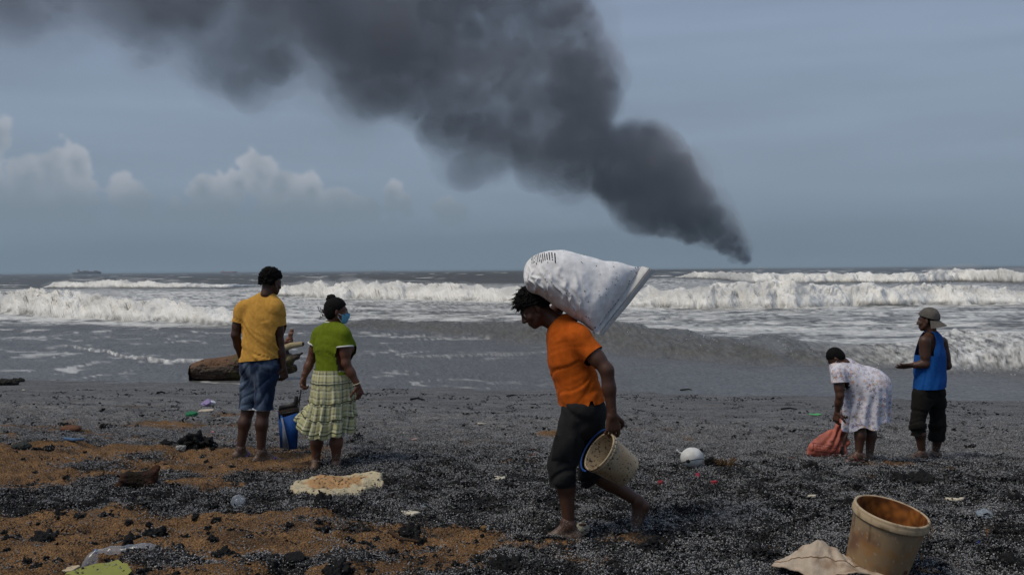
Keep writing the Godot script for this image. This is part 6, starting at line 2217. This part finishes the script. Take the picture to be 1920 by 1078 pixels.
func litter() -> void:
	var foam := mat(lin(0.60, 0.55, 0.44), 0.95, 0.2)
	foam.albedo_texture = M.stain; bumpy(foam, M.lumps, 0.6, 8.0)
	var paint := func(r: float, g: float, b: float, rough := 0.6) -> StandardMaterial3D: return mat(lin(r, g, b), rough, 0.35)
	var clear := mat(Color(0.6, 0.65, 0.7, 0.30), 0.35, 0.5)
	clear.transparency = BaseMaterial3D.TRANSPARENCY_ALPHA
	# wood and stones
	var wood := Blob.new(Vector3(-0.25, -0.05, -0.15), Vector3(0.25, 0.28, 0.15), 0.008)
	var wp := on_ground(256, 915)
	var ws := pix(wp).z / F
	wood.bone(Vector3(-36 * ws, 0.02, 0.03), Vector3(-14 * ws, 20 * ws, 0.0), 0.020, 0.040, 0.03)
	wood.bone(Vector3(-14 * ws, 16 * ws, 0.0), Vector3(22 * ws, 16 * ws, -0.02), 0.055, 0.055, 0.03)
	wood.bone(Vector3(18 * ws, 15 * ws, -0.02), Vector3(34 * ws, 34 * ws, -0.03), 0.055, 0.030, 0.03)
	wood.bone(Vector3(20 * ws, 4 * ws, 0.0), Vector3(0, 5 * ws, 0.0), 0.05, 0.05, 0.03)
	var wm := mat(Color.WHITE, 0.85, 0.3)
	wm.vertex_color_use_as_albedo = true
	bumpy(wm, M.lumps, 1.2, 5.0)
	var wo := put("driftwood_chunk", made(push(wood.surface(), func(p: Vector3) -> float: return 0.016 * n1.get_noise_3d(p.x * 8.0, p.y * 16.0, p.z * 16.0)), func(p: Vector3) -> Color: return Color(0.014, 0.009, 0.007).lerp(Color(0.060, 0.026, 0.015), smoothstep(0.02, 0.14, absf(p.x) + 0.04 * n2.get_noise_3dv(p * 12.0) - 0.03))), wm, self, wp)
	tag(wo, "dark reddish brown driftwood chunk with upturned end on the left sand", "driftwood")
	clod("burnt_clump", "big black burnt clump on the left sand behind a white stone", "burnt clump", 368, 838, 50, 26, Color.BLACK, 0.75, 3, M.char)
	clod("stone", "small whitish stone in front of the big black clump", "stone", 338, 845, 20, 11, lin(0.30, 0.30, 0.29), 0.3, 5)
	clod("stone", "flat reddish brown stone on the left sand", "stone", 131, 808, 40, 11, lin(0.13, 0.060, 0.035), 0.2, 7)
	clod("stone", "dark green grey stone lying at the far left sand", "stone", 40, 842, 36, 13, lin(0.035, 0.04, 0.036), 0.3, 9)
	clod("stone", "dark rounded rock at the left end of the water's edge", "rock", 14, 722, 40, 13, lin(0.022, 0.021, 0.018), 0.4, 11)
	clod("stone", "low dark rock beside the rounded rock at the water's edge", "rock", 34, 716, 22, 8, lin(0.024, 0.022, 0.020), 0.4, 13)
	clod("burnt_clump", "broad black burnt mound to the right of the blue tank top person's feet", "burnt clump", 1712, 905, 76, 16, Color.BLACK, 1.2, 15, M.char)
	clod("burnt_clump", "black burnt clump at the lower edge below the tan foam pieces", "burnt clump", 955, 1068, 70, 22, Color.BLACK, 1.0, 17, M.char)
	clod("burnt_clump", "small dark clump beside the white float", "burnt clump", 1333, 878, 22, 20, Color.BLACK, 0.4, 19, M.char)
	clod("brown_cap", "round yellowish brown cap on the front sand left of the walking foot", "cap", 908, 995, 15, 11, lin(0.20, 0.12, 0.045), 0.15, 21)
	# a tuft of brown husk with a stalk
	var hp := on_ground(1360, 882)
	var husk := thing("coconut_husk", "tuft of brown fibrous husk with a long stalk beside the white float", "husk", hp)
	rng.seed = 55
	var hm := mat(lin(0.085, 0.050, 0.020), 0.9)
	for i in 46:
		var a := rng.randf() * TAU
		var r := rng.randf_range(0.02, 0.085)
		var p0 := Vector3(cos(a) * r * 0.5, rng.randf_range(0.0, 0.03), sin(a) * r * 0.4)
		var p1 := p0 + Vector3(cos(a) * r, rng.randf_range(0.02, 0.08), sin(a) * r * 0.7)
		put("fibre", tube([p0, p0.lerp(p1, 0.6) + Vector3(0, 0.015, 0), p1], [0.006, 0.005, 0.001], 4), hm, husk)
	put("stalk", tube([Vector3(0.02, 0.04, 0.0), Vector3(0.11, 0.035, 0.03), Vector3(0.20, 0.01, 0.07)], [0.008, 0.006, 0.004], 6), hm, husk)
	# sticks
	stick("twig", "dark forked twig on the pellets right of the cream foam slab", "twig", [[710, 944, 0.0], [735, 934, 0.015], [766, 926, 0.005]], 0.010, lin(0.03, 0.02, 0.015))
	stick("twig", "thin dark twig on the sand below the cream foam slab", "twig", [[642, 996, 0.0], [662, 992, 0.008], [684, 987, 0.0]], 0.006, lin(0.03, 0.02, 0.014))
	stick("root_piece", "curved brown root lying in the front sand", "root", [[733, 1006, 0.01], [750, 1018, 0.012], [775, 1022, 0.008], [790, 1021, 0.0]], 0.013, lin(0.05, 0.030, 0.018))
	stick("twig", "short black stick standing in the pellets above the white scrap", "twig", [[905, 846, 0.02], [912, 854, 0.015], [920, 861, 0.0]], 0.014, lin(0.012, 0.012, 0.012))
	stick("twig", "reddish stick lying left of the orange shirted person's knee", "twig", [[978, 845, 0.0], [995, 846, 0.004], [1012, 844, 0.0]], 0.010, lin(0.05, 0.02, 0.015))
	stick("straw", "thin white straw on the pellets below the brown husk", "straw", [[1389, 910, 0.0], [1393, 920, 0.0]], 0.004, lin(0.5, 0.5, 0.5))
	stick("twig", "long dark twig on the wet pellets left of the walking person", "twig", [[1000, 797, 0.0], [1025, 803, 0.0], [1048, 806, 0.0]], 0.009, lin(0.03, 0.018, 0.012))
	# foam and plastic
	scrap("foam_piece", "small white foam piece on the pellets left of the walking person", "foam piece", 935, 902, 34, 0.9, 0.022, foam, 1)
	scrap("foam_piece", "narrow cream foam piece between the slab and the front sand", "foam piece", 770, 970, 37, 0.7, 0.018, foam, 2, Vector3(0, -0.3, 0))
	scrap("foam_piece", "slim cream foam piece on the right near the clear plastic", "foam piece", 1790, 943, 36, 0.6, 0.02, foam, 3, Vector3(0, -0.5, 0.1))
	scrap("foam_piece", "little cream foam piece in the pellets left of the large bucket", "foam piece", 1523, 938, 15, 1.0, 0.02, foam, 4)
	scrap("plastic_shard", "small white shard near the bending woman's heel", "shard", 1664, 824, 9, 1.0, 0.008, paint.call(0.6, 0.6, 0.58), 5)
	var cube := clod("foam_piece", "cream foam lump scorched brown on top behind the walking foot", "foam piece", 1093, 1000, 27, 22, lin(0.5, 0.46, 0.34), 0.25, 23)
	var scorch := put("scorch", clod_mesh(29, Vector3(0.026, 0.008, 0.018), 0.003, 0.004), paint.call(0.07, 0.03, 0.012), cube, Vector3(-0.002, 0.030, 0.014))
	scorch.set_meta("label", "scorched brown top")
	scrap("green_tub", "green plastic tub on the far pellets left of the yellow shirt", "lid", 358, 781, 22, 0.8, 0.05, paint.call(0.01, 0.13, 0.05), 6, Vector3(0.1, 0, 0))
	scrap("wrapper", "crumpled purple and white wrapper behind the green tub", "wrapper", 387, 762, 20, 0.8, 0.05, paint.call(0.22, 0.17, 0.33), 7, Vector3(0.6, 0.3, 0.5), 0.03)
	scrap("wrapper", "white wrapper scrap beside the purple wrapper", "wrapper", 398, 760, 14, 0.8, 0.03, paint.call(0.55, 0.55, 0.6), 70, Vector3(0.5, 0.2, -0.4), 0.03)
	scrap("cardboard_scrap", "dirty cream cardboard scrap beside the purple wrapper", "scrap", 386, 772, 34, 0.5, 0.02, paint.call(0.42, 0.36, 0.28, 0.9), 8, Vector3(0.2, 0.2, 0))
	scrap("blue_strip", "curved blue plastic strip on the left sand", "plastic strip", 135, 828, 54, 0.16, 0.022, paint.call(0.06, 0.12, 0.22), 9, Vector3(0, -0.25, 0))
	scrap("pink_scrap", "tiny pink scrap right of the big black clump", "scrap", 397, 814, 9, 1.0, 0.02, paint.call(0.5, 0.16, 0.18), 10)
	scrap("green_strip", "bright green plastic strip on the wet pellets left of the bending woman", "plastic strip", 1528, 780, 30, 0.8, 0.02, paint.call(0.08, 0.36, 0.12), 12)
	scrap("plastic_sheet", "grey translucent plastic piece lying far right on the pellets", "plastic piece", 1847, 978, 40, 0.9, 0.01, clear, 13, Vector3(0.5, 0.2, 0.1), 0.02)
	scrap("blue_bit", "small bright blue plastic bit on the right pellets", "plastic bit", 1835, 1025, 12, 0.9, 0.02, paint.call(0.015, 0.05, 0.30), 14)
	scrap("red_scrap", "dark red scrap left of the white float", "scrap", 1240, 911, 12, 1.0, 0.03, paint.call(0.15, 0.010, 0.016), 15, Vector3(0.4, 0, 0.3))
	scrap("red_scrap", "crimson scrap just below the white float", "scrap", 1308, 900, 12, 1.1, 0.035, paint.call(0.21, 0.016, 0.035), 16, Vector3(0.5, 0, 0))
	scrap("red_scrap", "bright red scrap below the brown husk", "scrap", 1339, 912, 15, 0.8, 0.025, paint.call(0.25, 0.016, 0.022), 17)
	scrap("tin_piece", "rusty orange and cream tin piece at the lower edge right of the large bucket", "tin piece", 1742, 1074, 52, 0.5, 0.012, paint.call(0.24, 0.12, 0.04), 18, Vector3(0.25, 0.1, 0))
	scrap("blue_bit", "dull blue plastic bit behind the raised foot", "plastic bit", 1212, 987, 16, 0.8, 0.01, paint.call(0.02, 0.07, 0.15), 19)
	scrap("clear_chip", "bluish clear chip right of the cream foam piece", "plastic chip", 797, 953, 16, 0.8, 0.012, paint.call(0.22, 0.27, 0.33), 20, Vector3(0.3, 0.5, 0.2))
	scrap("teal_bit", "teal plastic bit on the dark pellets below the masked woman", "plastic bit", 792, 883, 12, 0.8, 0.014, paint.call(0.05, 0.12, 0.13), 22)
	scrap("cream_chip", "cream chip on the middle pellets right of the masked woman", "chip", 760, 815, 13, 0.9, 0.015, foam, 24)
	scrap("pink_scrap", "pale pink scrap below the cream chip", "scrap", 776, 828, 20, 0.6, 0.015, paint.call(0.34, 0.22, 0.20), 25)
	scrap("cream_chip", "flat cream chip on the far pellets in the middle", "chip", 903, 799, 18, 0.6, 0.02, foam, 26)
	scrap("orange_shard", "rusty orange shard left of the dark shorts", "shard", 998, 858, 20, 0.7, 0.015, paint.call(0.16, 0.05, 0.02), 27)
	scrap("white_chip", "white chip at the far left pellets", "chip", 44, 733, 10, 0.8, 0.015, foam, 28)
	scrap("dark_slate", "black flat shard standing in the lower left corner", "shard", 555, 1058, 38, 0.8, 0.02, M.char, 31, Vector3(0.5, 0.3, 0.2), 0.02)
	var card := on_ground(190, 1076)
	var cs := pix(card).z / F
	var yo := put("yellow_card", sheet([Vector2(-58 * cs, 0.03), Vector2(-38 * cs, -0.035), Vector2(-20 * cs, -0.09), Vector2(-6 * cs, -0.10), Vector2(14 * cs, -0.15), Vector2(30 * cs, -0.09), Vector2(41 * cs, -0.08), Vector2(60 * cs, 0.0), Vector2(50 * cs, 0.16), Vector2(-50 * cs, 0.16)], 0.003, 0.016, 5), paint.call(0.215, 0.225, 0.05, 0.7), self, card + Vector3(0, 0.022, 0.03))
	yo.rotation = Vector3(0.10, 0, 0)
	tag(yo, "yellow green plastic sheet at the lower left edge", "plastic sheet")
	scrap("cream_paper", "cream crumpled paper under the yellow green sheet", "paper", 135, 1074, 36, 0.8, 0.008, paint.call(0.42, 0.34, 0.22, 0.9), 33, Vector3(0.1, 0, 0.1))
	var shard := on_ground(238, 1034)
	var so := put("burnt_shard", clod_mesh(41, Vector3(0.030, 0.050, 0.022), 0.010, 0.006), M.char, self, shard + Vector3(0, 0.035, 0))
	so.rotation = Vector3(0, 0, -0.3)
	tag(so, "upright black burnt shard beside the crumpled clear bottle", "burnt shard")
	# clear bottles
	var bp := on_ground(244, 1042)
	var bottle := thing("plastic_bottle", "crumpled clear plastic bottle lying in the lower left pellets", "bottle", bp + Vector3(0, 0.012, 0))
	var film := mat(Color(0.80, 0.84, 0.88, 0.10), 0.24, 0.5)
	film.transparency = BaseMaterial3D.TRANSPARENCY_ALPHA
	var bs := pix(bp).z / F
	var bv := PackedVector3Array()
	for r in 26:
		for q in 24:
			var f := r / 25.0
			var th := -TAU * q / 24.0
			var R := 0.034 * (smoothstep(0.0, 0.04, f)) * (1.0 - 0.62 * smoothstep(0.76, 0.92, f)) * (1.0 + 0.06 * sin(f * 60.0))
			var crush := 0.42 + 0.35 * f
			bv.append(Vector3(lerpf(50.0, -56.0, f) * bs, 0.026 + sin(th) * R * crush + 0.02 * (1.0 - f) * absf(sin(f * 5.0)) + 0.008 * n1.get_noise_2d(f * 6.0, q * 0.4), cos(th) * R * 1.15 + 0.05 * f))
	put("bottle_body", grid_mesh(bv, PackedColorArray(), 26, 24, PackedVector2Array(), true), film, bottle)
	put("bottle_cap", tube([Vector3(-56 * bs, 0.026, 0.05), Vector3(-62 * bs, 0.026, 0.052)], [0.014, 0.014], 12), paint.call(0.02, 0.05, 0.16), bottle)
	var dp := on_ground(445, 954)
	var disc := thing("bottle_base", "round clear bottle base standing on edge in the dark pellets at the left", "bottle", dp + Vector3(0, 0.048, 0))
	put("base_dish", lathe([[0.001, 0.010], [0.012, 0.012], [0.018, 0.006], [0.030, 0.004], [0.042, 0.010], [0.0475, 0.002], [0.050, -0.030], [0.049, -0.032], [0.046, 0.0], [0.040, 0.006], [0.001, 0.006]], 32, axis_basis(Vector3(0.1, 0.35, 1)), null), film, disc)
	var op := on_ground(168, 1066)
	var piece := thing("plastic_bottle", "half a cloudy clear bottle above the yellow green sheet", "bottle", op + Vector3(0, 0.03, 0))
	put("bottle_body", lathe([[0.030, -0.05], [0.034, -0.02], [0.033, 0.02], [0.025, 0.045], [0.013, 0.06], [0.013, 0.075]], 24, axis_basis(Vector3(0.4, 0.8, -0.3)), null), film, piece)
	# dark bits afloat and along the tide line
	rng.seed = 91
	var spots := [[1180, 690], [1255, 657], [945, 655], [870, 663], [800, 668], [1130, 765], [1290, 735], [1060, 742], [940, 716], [700, 655], [1480, 770], [1860, 742], [960, 745], [780, 752], [620, 735], [300, 740], [1400, 712], [1340, 702]]
	for i in spots.size():
		stick("drift_stick", "small black drift stick " + WHERE[i], "drift stick", [[spots[i][0] - rng.randf_range(6, 16), spots[i][1], 0.01], [spots[i][0] + 2, spots[i][1] - 1.0, 0.02], [spots[i][0] + rng.randf_range(6, 16), spots[i][1] + rng.randf_range(-2, 1.5), 0.01]], rng.randf_range(0.012, 0.03), lin(0.012, 0.012, 0.012))
		get_child(get_child_count() - 1).set_meta("group", "drift sticks on the wet shore")
